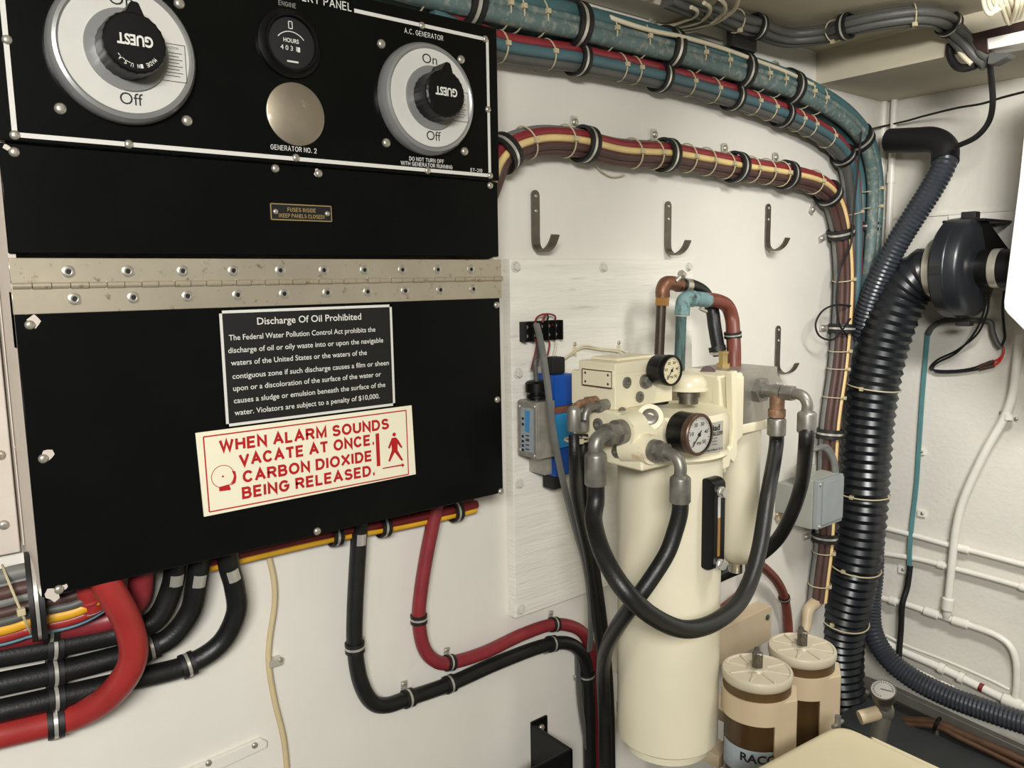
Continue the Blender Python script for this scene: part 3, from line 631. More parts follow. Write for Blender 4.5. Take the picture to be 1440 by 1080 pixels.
cr_, PR = cable('battery_cable', wl([(140, 800, .085), (158, 835, .085), (178, 872, .08), (188, 912, .075), (180, 945, .07), (150, 982, .05), (112, 1005, .03), (78, 1015, .022), (0, 1033, .022), (-80, 1052, .022)], .022), .0142, 'bright_red', 'thick bright red cable looping down in front of the black cables')
cq_, PQ = cable('battery_cable', wl([(196, 770, .06), (198, 815, .05), (192, 845, .04), (165, 866, .026), (130, 876, .021), (70, 886, .021), (0, 898, .021), (-80, 910, .021)], .021), .0125, 'red_cable', 'dusty red cable behind, running above the black battery cables')
rt = thing('cable_terminal', 'red sleeved cable end hanging below cabinet left of the thick red cable', 'cable end', W(130, 858, .05))
part('sleeve', MB().tube([W(118, 800, .06), W(124, 830, .06), W(131, 853, .055)], .0125), 'bright_red', rt)
part('lug', MB().cyl(W(131, 853, .055), W(133, 858, .055), .011), 'band_silver', rt)
part('ridge', MB().lathe(W(126, 838, .0585), W(131, 853, .055)-W(124, 830, .06), [(.0128, 0), (.0136, .002), (.0128, .004)], 18), 'bright_red', rt)
def sticker(o, P, q, off, r, turn, ln=.0075):
    _, p, T = near(P, W(*q, off)); v = (CAMP-p); v = (v-T*v.dot(T)).normalized(); s_ = T.cross(v); mb = MB()
    rows = [[p+T*t+(v*math.cos(a)+s_*math.sin(a))*(r+.0004) for a in [turn+math.radians(-34+8.5*k) for k in range(9)]] for t in (-ln, ln)]
    mb.add(rows[0]+rows[1], [(k, k+1, k+10, k+9) for k in range(8)]); part('sticker', mb, 'band_silver', o, 'small white marker sticker')
sticker(ca, PA, (244, 812), .043, RB, -.3); sticker(cb_, PB, (278, 812), .041, RB, -.3); sticker(cc_, PC, (324, 803), .045, RB, -.2)
# small signal bundle at far left
sb, SP = bundle('cable_bundle', 'bundle of grey, yellow, red and blue wires entering at lower left', 'cable bundle', wl([(-90, 868, .04), (0, 850, .04), (28, 842, .04), (62, 835, .042), (100, 826, .046), (135, 805, .055)], .04),
    [(.028, .004, .008, 'grey_cable', 'grey cable'), (.014, .012, .007, 'brown_cable', 'brown cable'), (.006, .014, .005, 'grey_cable', 'grey cable'), (-.004, .014, .0055, 'brown_cable', 'brown cable'), (-.012, .016, .005, 'dark_grey_cable', None), (-.020, .014, .0062, 'yellow_cable', 'yellow cable'), (-.029, .010, .006, 'bright_red', 'red cable'), (-.036, .004, .0045, 'blue_cable', 'blue cable'), (-.004, 0, .012, 'dark_red', None), (.016, 0, .012, 'grey_cable', None), (-.022, 0, .010, 'dark_red', None)],
    [W(23, 843, .04)], .036, NY, 6)
_, p, T = near(SP, W(52, 838, .04)); clamp(p, T, NY, .037, 'big black and silver clamp round the multicoloured wires at lower left', -1, wf=.42)
def ct_clamp(P, q, o, R, lb, side=1):
    _, p, T = near(P, W(*q, o)); return clamp(p, T, NY, R, lb, side, wf=1.5 if R < .012 else 1.3)
ct_clamp(PQ, (70, 886), .022, .0125, 'topmost of the column of clamps at far left, on the dusty red cable')
ct_clamp(PA, (76, 909), .022, RB, 'clamp on the uppermost black battery cable, in the column at far left')
ct_clamp(PB, (77, 946), .022, RB, 'clamp on the middle black battery cable, in the column at far left')
ct_clamp(PC, (78, 982), .022, RB, 'clamp on the lowest black battery cable, in the column at far left')
ct_clamp(PR, (78, 1015), .022, .0142, 'bottom clamp of the column at far left, on the thick red cable')
ct_clamp(PB, (213, 910), .022, RB, 'clamp on the middle black battery cable right behind the red loop')
ct_clamp(PC, (263, 936), .022, RB, 'rightmost clamp on the lowest black battery cable, under the cabinet')
# middle black and red power cables
km_, PK = cable('power_cable', wl([(507, 700, .03), (505, 750, .025), (502, 800, .022), (499, 860, .02), (499, 910, .019), (506, 955, .019), (521, 985, .019), (542, 992, .019), (574, 982, .019), (632, 962, .019), (700, 932, .019), (765, 908, .019), (800, 905, .019), (820, 922, .019), (826, 950, .019), (828, 1000, .019), (830, 1110, .019)], .019), .0108, 'hose_black', 'black power cable dropping from cabinet and turning right along the wall')
sticker(km_, PK, (505, 754), .025, .0108, -.4)
kr_, PRD = cable('power_cable', wl([(618, 690, .03), (609, 735, .026), (600, 780, .022), (592, 830, .02), (589, 870, .019), (595, 908, .019), (610, 928, .019), (632, 932, .019), (680, 918, .019), (735, 892, .019), (779, 878, .019), (812, 884, .02), (828, 905, .02), (838, 950, .02), (842, 1000, .02), (843, 1110, .02)], .019), .0098, 'red_cable', 'red power cable dropping from cabinet and turning right beside the black one')
ct_clamp(PK, (499, 910), .019, .0108, 'clamp on the vertical drop of the black power cable', 1)
ct_clamp(PK, (574, 982), .019, .0108, 'clamp on the black power cable just right of its bend', 1)
ct_clamp(PK, (634, 961), .019, .0108, 'clamp on the black power cable directly under a red cable clamp', -1)
ct_clamp(PK, (775, 906), .019, .0108, 'clamp on the black power cable beneath the board corner', -1)
ct_clamp(PK, (826, 948), .019, .0108, 'clamp on the black power cable after it turns down by the tank', -1)
ct_clamp(PRD, (589, 870), .019, .0098, 'clamp on the vertical drop of the red power cable', 1)
ct_clamp(PRD, (630, 932), .019, .0098, 'clamp on the bend of the red power cable, above a black cable clamp', 1)
ct_clamp(PRD, (778, 878), .019, .0098, 'clamp on the red power cable below the board corner', 1)
# cables running along the underside of the cabinet
hb, HP = bundle('cable_bundle', 'red and yellow cables running along the wall under the cabinet bottom edge', 'cable bundle', wl([(285, 795), (370, 774), (440, 758), (500, 746), (560, 736), (640, 719), (668, 712)], .02),
    [(.004, .004, .006, 'dark_red', 'dark red cable'), (-.005, .001, .0046, 'yellow_cable', 'yellow cable'), (.006, -.006, .006, 'red_cable', 'red cable')], [], .012, NY, 6)
for q, lb in (((472, 752), 'left of three black clamps under the cabinet edge'), ((540, 740), 'middle of three black clamps under the cabinet edge, beside the black drop'), ((641, 719), 'right of three black clamps under the cabinet edge, past the red drop')):
    ct_clamp(HP, q, .02, .0125, lb, 1)
# cream cord and its clip, flat strip, loose marks
cable('cord', wl([(376, 775, .006), (385, 815, .006), (386, 850, .006), (379, 900, .006), (378, 935, .006), (386, 985, .006), (399, 1040, .006), (405, 1100, .006)], .006), .0036, 'cord_cream', 'thin cream cord hanging down the white wall beneath the cabinet', 'cord')
cp = thing('cord_clip', 'small metal clip holding the cream cord to the wall', 'clip', W(388, 930))
part('clip_strap', MB().box(W(374, 936), W(397, 925, .012)-V((0, 0, 0)), .001), 'band_silver', cp); screw(cp, W(394, 928, .010), NY, .0035)
st = thing('metal_strip', 'white painted flat strip screwed to wall at bottom left', 'strip', W(310, 1070))
part('strip', MB().prism(wl([(225, 1096), (365, 1036), (374, 1040), (373, 1049), (240, 1110)], 0), (0, -.006, 0), .001, 1), 'wall_paint', st)
for q in ((293, 1073), (358, 1048)): screw(st, W(*q, .006), NY, .004)
# black channel bracket
X0 = W(745, 1018).x; y1 = XP(802, 1060, X0).y; zt = W(745, 1018).z
br = thing('channel_bracket', 'black steel channel bracket on wall at bottom, left of the tank', 'bracket', (X0, -.05, 0.15))
part('channel', MB().box((X0, 0, .15), (X0+.006, y1, zt), .002).box((X0, 0, .15), (X0+.035, -.005, zt+.004), .002).box((X0+.006, y1, .15), (X0-.09, y1+.006, zt), .002), 'black_plastic', br)
screw(br, V((X0+.020, -.005, zt-.012)), NY, .006, 'bolt')
# ------------------------------------------------------------------ box seen corner-on: near edge px, front offset, right px, left px, top/bottom py on the near edge
def nb(cx, o, rx, lx, pt, pb):
    pm = (pt+pb)/2; x0 = W(cx, pm, o).x; x1 = W(rx, pm, o).x; yb = XP(lx, pm, x0).y if lx is not None else 0
    return V((x0, -o, W(cx, pb, o).z)), V((x1, yb, W(cx, pt, o).z))
# ------------------------------------------------------------------ valve with position switch on the board
lo, hi = nb(757, .075, 781, 729.5, 566, 647); hi.y = max(hi.y, lo.y+.01)
sv = thing('solenoid_valve', 'blue valve with grey metal switch box on the white board', 'valve', V((hi.x, -BO, lo.z-.03)))
dy = hi.y
bb = part('switch_box', MB().box(lo, V((hi.x, dy, hi.z)), .002), 'cast_zinc', sv, 'grey cast metal box')
def onL(px, py, x, o=.0006):
    p = XP(px, py, x); p.x -= o; return p
x = lo.x
def lface(mb, q4, o=.0006): mb.quad(*[onL(*q, x, o) for q in q4])
lid = MB().box(V((x-.003, lo.y+.001, lo.z+.001)), V((x, dy-.001, hi.z-.001)), .0015); lidp = part('lid', lid, 'cast_zinc', bb)
g = MB(); lface(g, ((735, 572), (753, 574), (753, 637), (735, 633)), .0034); part('data_plate', g, 'label_grey', lidp)
g = MB(); lface(g, ((741, 577), (748, 578), (747, 608), (741, 606)), .0038)
part('plate_mark', g, 'label_blue', lidp)
g = MB()
for yy in (586, 594, 611, 618, 624, 630): lface(g, ((736.5, yy), (739.5, yy+.5), (739.5, yy+4), (736.5, yy+3.5)), .0038); lface(g, ((742, yy+30 if yy < 600 else yy), (747, (yy+30 if yy < 600 else yy)+1), (747, (yy+30 if yy < 600 else yy)+2.5), (742, (yy+30 if yy < 600 else yy)+1.5)), .0039)
part('plate_print', g, 'ink_black', lidp)
for q in ((732.5, 571), (753.5, 572), (733, 632), (753.5, 641)): screw(lidp, onL(*q, x, .003), NX, .003)
gl = V(((lo.x+hi.x)/2, (lo.y+dy)/2, hi.z))
part('cable_gland', MB().lathe(gl, PZ, [(.011, 0), (.011, .003), (.015, .003), (.015, .007), (.011, .008), (.011, .011), (.0165, .012), (.0165, .025), (.013, .028), (.003, .028)], 20), 'black_plastic', sv)
lo2, hi2 = nb(781, .062, 808, 772, 529, 672); yb2 = min(-BO, hi2.y)
zz = lambda py: W(781, py, .062).z
vb = MB().box(V((lo2.x, lo2.y, zz(573))), V((hi2.x, -BO, zz(528))), .003)
part('coil', vb, 'valve_blue', sv, 'dark blue block')
part('band', MB().box(V((lo2.x+.002, lo2.y+.002, zz(583))), V((hi2.x-.002, -BO, zz(573))), .001), 'valve_brown', sv)
part('body', MB().box(V((lo2.x+.001, lo2.y, zz(632))), V((hi2.x-.001, -BO, zz(583))), .002), 'valve_light_blue', sv, 'light blue block')
part('coil', MB().box(V((lo2.x, lo2.y, zz(672))), V((hi2.x, -BO, zz(632))), .003), 'valve_blue', sv, 'dark blue block')
part('end_cap', MB().box(V((lo2.x+.002, lo2.y+.008, zz(528))), V((hi2.x-.010, -BO-.01, zz(504))), .003), 'black_matte', sv, 'black end cap')
part('end_cap', MB().box(V((lo2.x+.002, lo2.y+.008, zz(692))), V((hi2.x-.010, -BO-.01, zz(672))), .003), 'black_matte', sv, 'black end cap')
part('base_block', MB().box(V((lo2.x-.016, -.055, zz(668))), V((lo2.x, -BO, zz(640))), .002), 'cast_zinc', sv)
wp = gl+PZ*.026
cable('wire_pair', [W(758, 481, .035), W(756, 505, .05), wp+V((-.002, 0, .03)), wp], .0033, 'dark_grey_cable', 'grey wire from the terminal strip into the black gland of the switch box', 'wire')
solo('flat_cable', MB().strip([W(754, 455, .045), W(758, 470, .055), W(764, 500, .085), W(771, 550, .10), W(777, 600, .105), W(784, 640, .105), W(795, 690, .10), W(808, 740, .09), W(822, 790, .08), W(829, 835, .07), W(831, 880, .062), W(829, 915, .045)], .0085, .0045, PX, 8), 'grey_cable', 'flat grey cable hanging from the terminal strip down in front of the board', 'cable')
solo('flat_cable', MB().strip([W(812, 922, .012), W(813, 950, .014), W(816, 990, .018), W(824, 1040, .02), W(834, 1110, .02)], .008, .004, PX, 8), 'dark_grey_cable', 'dark grey cable down the wall at bottom, left of the black power cable', 'cable')
wy = thing('wire_run', 'cream wires clipped across the board above the hydraulic unit', 'wire', W(840, 490, BO))
part('wire', MB().tube([W(793, 505, .03), W(806, 497, .024), W(820, 489, .024), W(845, 492, .024), W(870, 495, .026), W(885, 503, .034)], .0014, 8), 'white_wire', wy)
part('wire', MB().tube([W(795, 502, .028), W(808, 493, .024), W(822, 486, .024), W(845, 490, .024), W(875, 493, .026), W(892, 502, .034)], .0014, 8), 'white_wire', wy)
for q in ((808, 494), (870, 492)): part('clip', MB().box(W(q[0]-2.5, q[1]+6, BO), W(q[0]+2.5, q[1]-6, .026), .001), 'white_wire', wy); screw(wy, W(q[0], q[1]-10, BO), NY, .0035)

# ------------------------------------------------------------------ hydraulic unit
TC = V((.8993, -.18, 0)); TR = .0761; ZBASE = .252
hu = thing('hydraulic_unit', 'cream stabilizer hydraulic unit with tall tank, gauges and cast manifold', 'hydraulic unit', (TC.x, TC.y, ZBASE))
ztk = .715
part('tank', MB().lathe((TC.x, TC.y, ZBASE), PZ, [(TR*.90, 0), (TR*1.0, .006), (TR, .02), (TR, ztk-ZBASE-.03), (TR, ztk-ZBASE)], 72), 'cream_tank', hu, 'tall cream cylindrical tank')
part('base_ring', MB().lathe((TC.x, TC.y, ZBASE-.012), PZ, [(TR*.86, 0), (TR*.86, .013)], 64), 'cream_tank', hu)
part('wall_bracket', MB().box((TC.x+.01, -.12, .30), (TC.x+.06, 0, .34), .004), 'cream_tank', hu)
zc0 = W(960, 655, .26).z; zct = ZP(975, 566, .77).z; CR = .0845
head = part('tank_head', MB().lathe((TC.x, TC.y, zc0-.006), PZ, [(TR, 0), (CR-.003, .002), (CR, .006), (CR-.003, .010), (CR-.003, .014), (CR, .018), (CR, .756-zc0), (CR-.004, .766-zc0), (.02, .768-zc0)], 72), 'cream', hu)
# lower cast block
o2_ = .255; x0 = W(903, 620, o2_).x; zlow = W(903, 664, o2_).z; x1 = W(952, 640, o2_).x
zmid = W(865, 577, .20).z
yb = XP(822, 620, x0).y+.02
cast = MB().prism([(x0, -.205, zmid), (x0, -.225, zmid-.004), (x0, -o2_+.004, zlow+.045), (x0, -o2_, zlow+.02), (x0, -o2_, zlow), (x0, yb, zlow+.002), (x0, yb, zmid)], (x1-x0, 0, 0), .004, 3)
cast.cyl(W(914, 590, .215)+V((.018, .02, -.014)), W(914, 590, .235)+V((-.002, -.002, .004)), .019, .0175, 24)
E2 = W(913, 632, o2_); cast.cyl((E2.x, -.22, E2.z), (E2.x, -o2_-.006, E2.z), .024, .019, 28)
E1 = onL(879, 606, x0, 0); cast.cyl((x0+.02, E1.y, E1.z), (x0-.006, E1.y, E1.z), .025, .0215, 28)
manifold = part('manifold', cast, 'cream', hu, 'cream cast manifold')
# upper block
ou = .20; xu0 = W(865, 550, ou).x; xu1 = W(946, 545, ou).x; zu1 = W(900, 507, ou).z; yu = XP(822, 545, xu0).y
zs1 = W(865, 527, ou).z
ub = MB().box((xu0, -ou, zmid), (xu1, -.115, zs1+.0), .002).box((xu0-.0, -ou, zs1-.001), (xu1, -.13, zu1), .002)
upper = part('upper_block', ub, 'cream', hu, 'cream upper valve block')
t_ = MB().box((xu0+.02, -.185, zu1), (xu1-.02, -.135, zu1+.004), .001); part('cover_plate', t_, 'cream', upper)
bx_ = MB().box((xu0-.004, -ou+.002, zs1-.018), (xu0, yu, zs1+.004), .0006); tagp = part('label_plate', bx_, 'cream', hu)
ed = MB(); xe = xu0-.0045
for p, q in (((-ou+.002, zs1-.018), (yu, zs1-.018)), ((yu, zs1-.018), (yu, zs1+.004)), ((yu, zs1+.004), (-ou+.002, zs1+.004)), ((-ou+.002, zs1+.004), (-ou+.002, zs1-.018))): line(ed, V((xe, p[0], p[1])), V((xe, q[0], q[1])), .0014, NX)
for yy in (yu-.006, -ou+.009):
    for zz_ in (zs1-.013, zs1-.001): ed.lathe((xe, yy, zz_), NX, [(.0018, 0), (.0001, .0002)], 10)
part('plate_outline', ed, 'maroon_plug', tagp)
for q, r in (((881, 538), .0078), ((899, 558), .0078)): inst('plug', ME_PLUG, hu, mtx(W(*q, ou), NY, r))
p = W(906, 536, ou); part('hex_plug', MB().cyl(p, p+NY*.004, .010).hexn(p+NY*.004, p+NY*.010, .0075), 'fitting_steel', hu)
p = W(874, 580, .205); inst('plug', ME_PLUG, hu, mtx(p, NY, .0075))
p = onL(868, 635, x0, 0); inst('plug', ME_PLUG, hu, mtx(p, NX, .0085))
p = W(914, 590, .235)+V((-.002, -.002, .004)); inst('plug', ME_PLUG, hu, mtx(p, V((-.018, -.02, .016)), .011))
inst('plug', ME_PLUG, hu, mtx(onL(842, 597, x0, 0)+V((.0, 0, 0)), NX, .009))
p = V((x0+.012, yb+.006, zlow)); part('drain_bolt', MB().hexn(p, p-PZ*.008, .009), 'dark_steel', hu)
# breather cap on the tank head
bc = V((TC.x+.022, TC.y-.016, .767))
bn = part('breather_neck', MB().lathe(bc, PZ, [(.014, 0), (.014, .010), (.0165, .010), (.0165, .020), (.013, .021)], 24), 'dark_steel', hu)
part('breather_cap', MB().lathe(bc+PZ*.019, PZ, [(.020, 0), (.0285, .001), (.0285, .003), (.0262, .005), (.0262, .012), (.023, .019), (.016, .024), (.002, .0255)], 40), 'cream', bn, 'cream domed breather cap')
part('suction_pipe', MB().tube([bc+V((-.03, .03, 0)), bc+V((-.032, .03, .05))], .014), 'black_matte', hu)
part('drain_plug', MB().cyl(W(999, 529, .13), W(995, 525, .155), .013, .012), 'maroon_plug', hu)
# pressure gauges
def gauge(c, r, L, back, dial, lab, needle, par, rim):
    g = part('pressure_gauge', MB().lathe(c, NY, [(r*.96, -L), (r, -L+.002), (r, 0), (r, .002), (r*.9, .003), (r*.88, .0005), (.002, .0005)], 40), back, par, lab)
    part('rim', MB().lathe(c, NY, [(r*1.01, -.007), (r*1.03, -.006), (r*1.03, .002), (r*.98, .0035), (r*.89, .0035)], 40, False), rim, g)
    part('dial', MB().lathe(c, NY, [(r*.88, .001), (.001, .0011)], 40), dial, g)
    m = MB(); o = .0013
    for i in range(28):
        a = math.radians(-135+i*10); d = V((math.sin(a), 0, math.cos(a))); s_ = .70 if i % 3 == 0 else .77
        line(m, c+NY*o+d*r*s_, c+NY*o+d*r*.83, r*.03)
    for i, w in enumerate(('0', '10', '20', '30', '40', '50')):
        a = math.radians(-135+i*54); d = V((math.sin(a), 0, math.cos(a)))*r*.55
        text(m, w, c+NY*o+d+V((-r*.07*len(w), 0, -r*.08)), c+NY*o+d+V((r*.07*len(w), 0, -r*.08)), r*.17, NY, .02, 0)
    text(m, 'PSI', c+NY*o+V((-r*.16, 0, -r*.5)), c+NY*o+V((r*.16, 0, -r*.5)), r*.14, NY, .02, 0)
    part('dial_print', m, 'ink_black', g)
    n_ = MB(); a = math.radians(needle); d = V((math.sin(a), 0, math.cos(a)))
    line(n_, c+NY*.0018-d*r*.25, c+NY*.0018+d*r*.72, r*.07); n_.lathe(c+NY*.0016, NY, [(r*.1, 0), (r*.1, .0008), (.0002, .001)], 14)
    part('needle', n_, 'black_matte', g)
    return g
g1 = W(943.5, 521, ou+.034); gauge(g1, .0205, .026, 'black_plastic', 'ivory', 'small black pressure gauge with ivory dial', -142, hu, 'black_plastic')
part('gauge_stem', MB().cyl(g1-NY*.04, g1-NY*.024, .008), 'brass', hu)
og = .18+CR+.036; g2 = W(982, 611, og); gauge(g2, .0265, .032, 'black_plastic', 'dial_white', 'larger pressure gauge with white dial', -138, hu, 'bronze')
# curved nameplate
def cylp(a, z, r): return V((TC.x+r*math.cos(a), TC.y+r*math.sin(a), z))
def ang(px, py):  # azimuth on the head cylinder seen at a pixel
    d = ray(px, py); f = CAMP-TC; A = d.x**2+d.y**2; B = 2*(f.x*d.x+f.y*d.y); C_ = f.x**2+f.y**2-CR**2; D = B*B-4*A*C_
    t = (-B-math.sqrt(max(D, 0)))/(2*A); p = CAMP+d*t; return math.atan2(p.y-TC.y, p.x-TC.x), p.z
a0, zt_ = ang(984, 596); a1, zt2 = ang(1016, 590); zb2 = ang(984, 638)[1]
pl = MB(); n = 14; rr = CR+.0012
pl.rings([[cylp(a0+(a1-a0)*i/n, zb2, rr-.001), cylp(a0+(a1-a0)*i/n, zb2, rr), cylp(a0+(a1-a0)*i/n, zt_, rr), cylp(a0+(a1-a0)*i/n, zt_, rr-.001)] for i in range(n+1)])
npl = part('name_plate', pl, 'label_silver', hu, 'curved silver name plate')
def ctext(mb, s, u0, u1, z, h, bold=0):
    text(mb, s, V((0, 0, 0)), V((1, 0, 0)), h, NY, bold, 0, lambda u, w: cylp(a0+(a1-a0)*(u0+(u1-u0)*u), z+w, rr+.0004))
m = MB(); H = zt_-zb2
ctext(m, 'Naiad', .12, .80, zt_-H*.28, H*.19, .03); ctext(m, 'STABILIZERS', .22, .98, zt_-H*.45, H*.12, .02)
ctext(m, 'The Naiad & Marine Co. Inc.', .06, .98, zb2+H*.05, H*.07, .015)
for i in range(3): ctext(m, ('MODEL', 'SERIAL', 'NO.')[i], .45, .7, zt_-H*(.56+.1*i), H*.045)
part('plate_lettering', m, 'ink_black', npl)
# sight glass on the tank
os_ = min([k/1000 for k in range(230, 330)], key=lambda k: abs(XP(987, 740, W(1003.5, 740, k).x).y-(-.18-math.sqrt(max(0, TR**2-(W(1003.5, 740, k).x-TC.x)**2))))); sx0 = W(1003.5, 740, os_).x; sx1 = W(1020, 740, os_).x; sz1 = W(1003, 676, os_).z; sz0 = W(1003, 805, os_).z; ysb = -.18-math.sqrt(TR**2-(sx0-TC.x)**2)+.006
def caps(mb, x0, x1, y0, y1, z0, z1):
    r = (y0-y1)/2*.7; P = []
    ym = (y0+y1)/2
    for i in range(9):
        a = math.pi*i/8; P.append(V((x0, y0-0+0 if False else ym+(y0-y1)/2*math.cos(a), z1-r+r*math.sin(a))))
    for i in range(9):
        a = math.pi+math.pi*i/8; P.append(V((x0, ym+(y0-y1)/2*math.cos(a), z0+r+r*math.sin(a))))
    return mb.prism(P, (x1-x0, 0, 0), .002, 2)
sgp = part('level_gauge', caps(MB(), sx0, sx1, ysb, -os_, sz0, sz1), 'black_plastic', hu, 'black oil level gauge')
xm = (sx0+sx1)/2; zw0 = W(1008, 783, os_).z; zw1 = W(1008, 700, os_).z; zw = W(1008, 729, os_).z
part('oil_column', MB().box((xm-.0045, -os_-.0012, zw0), (xm+.0005, -os_+.001, zw), .0004, 1), 'oil_amber', sgp, 'amber oil behind the glass')
part('scale_strip', MB().box((xm-.0045, -os_-.0012, zw), (xm+.0005, -os_+.001, zw1), .0004, 1), 'dial_white', sgp)
for z in (W(1012, 692, os_).z, W(1012, 793, os_).z): part('bolt', MB().cyl((xm+.001, -os_, z), (xm+.001, -os_-.003, z), .0078).hexn((xm+.001, -os_-.003, z), (xm+.001, -os_-.009, z), .007), 'band_silver', sgp)
# right-hand bracket, aluminium block, second canister
oa = .19; ax0 = W(1039, 560, oa).x; ax1 = W(1092.5, 560, oa).x; az1 = W(1039, 523, oa).z; az0 = W(1039, 603, oa).z
part('aluminium_block', MB().box((ax0, -oa, az0), (ax1, -.095, az1), .0015), 'aluminium', hu, 'bare aluminium block')
bxl = W(1011, 560, oa+.01).x
br_ = MB().box((bxl, -oa-.008, az0-.012), (ax0+.0, -.10, az1), .004).box((ax0-.002, -oa-.002, az0-.010), (ax1-.02, -.12, az0+.006), .003)
br_.prism([(bxl, -oa-.01, az1-.005), (bxl-.004, -oa-.02, az0-.045), (bxl+.008, -oa-.02, az0-.06), (bxl+.022, -oa-.012, az0-.03), (ax0, -oa-.01, az0-.01), (ax0, -oa-.01, az1-.005)], (0, .016, 0), .003)
br_.prism([W(q[0], q[1], .218) for q in ((1029, 524), (1037.5, 521), (1037.5, 638), (1033, 652), (1028, 646), (1026, 656), (1018, 661), (1015, 652), (1021, 640), (1029, 628), (1031, 600))], (0, .012, 0), .002)
part('side_bracket', br_, 'cream', hu)
c2 = W(1040, 700, .15); r2 = .0325; z20 = W(1040, 790, .15).z
part('filter_canister', MB().lathe((c2.x, c2.y, z20), PZ, [(.010, 0), (.020, .003), (r2*.9, .014), (r2, .030), (r2, az0-z20+.005)], 48), 'cream_tank', hu, 'slimmer cream canister behind the tank')
part('canister_nut', MB().cyl((c2.x-.004, c2.y, z20-.014), (c2.x-.004, c2.y, z20+.004), .0145, seg=12), 'chrome', hu, 'chrome nut')
# fittings
def elbow(mb, pts, r, n=6): return mb.tube(pts, r, 16, n)
def ferrule(mb, a, b, r): a = V(a); b = V(b); L = (b-a).length; return mb.lathe(a, b-a, [(r*.62, 0), (r*.95, L*.10), (r, L*.16), (r, L*.95), (r*.9, L)], 20)
e1 = V((x0-.006, E1.y, E1.z))
f1 = MB().cyl(e1, e1+NX*.012, .0165, .0165).hexn(e1+NX*.012, e1+NX*.028, .0145)
e1e = e1+NX*.060
part('hose_elbow', elbow(f1, [e1+NX*.026, e1+NX*.034, e1+V((-.044, 0, -.004)), e1+V((-.048, 0, -.012)), e1+V((-.048, 0, -.018))], .0098), 'fitting_steel', hu)
F1 = e1+V((-.048, 0, -.018)); F1b = F1-PZ*.045
e2 = V((E2.x, -o2_-.006, E2.z))
f2 = MB().cyl(e2, e2+NY*.010, .0145).hexn(e2+NY*.010, e2+NY*.024, .0125)
part('hose_elbow', elbow(f2, [e2+NY*.022, e2+NY*.030, e2+V((0, -.040, -.004)), e2+V((0, -.045, -.014)), e2+V((0, -.045, -.024))], .0078), 'fitting_steel', hu)
F2 = e2+V((0, -.045, -.024)); F2b = F2-PZ*.036
e3 = V((W(1067, 548, oa).x, -oa, W(1067, 548, oa).z))
f3 = MB().hexn(e3, e3+NY*.009, .021)
part('hex_nut', f3, 'fitting_steel', hu)
rs_ = MB().cyl(e3+NY*.009, e3+NY*.014, .0125).cyl(e3+NY*.012, e3+NY*.034, .010)
part('tee_fitting', rs_.cyl(e3+NY*.026, e3+NY*.042, .012), 'fitting_steel', hu)
T3 = e3+NY*.034; part('rusty_pipe', MB().cyl(T3, T3-PZ*.040, .0115).cyl(T3-PZ*.028, T3-PZ*.040, .0135), 'rusty_fitting', hu, 'rusted pipe section')
part('hose_elbow', elbow(MB().hexn(e3+NY*.044, e3+NY*.062, .0125), [e3+NY*.06, e3+NY*.070, e3+V((0, -.080, -.004)), e3+V((0, -.086, -.014)), e3+V((0, -.086, -.024))], .0085), 'fitting_steel', hu)
T4 = e3+V((0, -.086, -.024))
# small twin fittings at upper left
for i, q in enumerate(((853, 553), (838, 556))):
    p = onL(q[0], q[1]+(4 if i else 8), xu0, 0); p.z = zmid+.006+.002*i
    part('hose_elbow', elbow(MB().cyl(p, p+NX*.012, .008).hexn(p+NX*.010, p+NX*.018, .0085), [p+NX*.015, p+V((-.030, 0, 0)), p+V((-.038, 0, -.006)), p+V((-.041, 0, -.016))], .0055), 'rusty_fitting' if i else 'fitting_steel', hu)
# ------------------------------------------------------------------ hoses of the unit
def hose(label, ferr, pts, r, fr, fm='fitting_steel', ends=None):
    t = thing('hydraulic_hose', label, 'hose', pts[len(pts)//2])
    part('hose', MB().path(catmull(pts, 10), r, 18), 'hose_black', t)
    for a, b in ferr:
        mb = ferrule(MB(), a, b, fr); part('ferrule', mb, fm, t, 'crimped metal ferrule')
    return t
T3b = T3-PZ*.040; T3c = T3b-PZ*.030; T4b = T4-PZ*.034
hose('long black hose sagging in a U across the front of the tank', [(F1, F1b), (T3b, T3c)],
     [F1b+PZ*.01, F1b-PZ*.02, W(835, 735, -F1.y+.01), W(850, 784, .275), W(880, 832, .31), W(920, 868, .325), (W(965, 885, .33)), W(1010, 872, .325), W(1045, 838, .31), W(1066, 780, .29), W(1079, 700, .262), T3c-PZ*.02, T3c+PZ*.01], .0114, .0145)
hose('black hose from the small front elbow, crossing the tank down to the left', [(F2, F2b)],
     [F2b+PZ*.01, F2b-PZ*.012, W(949, 748, .303), W(938, 778, .30), W(917, 812, .295), W(890, 850, .28), W(866, 885, .235), W(852, 915, .18), W(848, 950, .12), W(850, 1000, .10), W(852, 1100, .10)], .0104, .0132)
hose('black hose from the rightmost elbow, curving behind the tank', [(T4, T4b)],
     [T4b+PZ*.01, T4b-PZ*.02, W(1127, 680, .22), W(1112, 725, .19), W(1090, 762, .15), W(1055, 790, .11), W(1015, 808, .08), W(970, 830, .06), W(930, 850, .05)], .0118, .0145)
sm_h = []
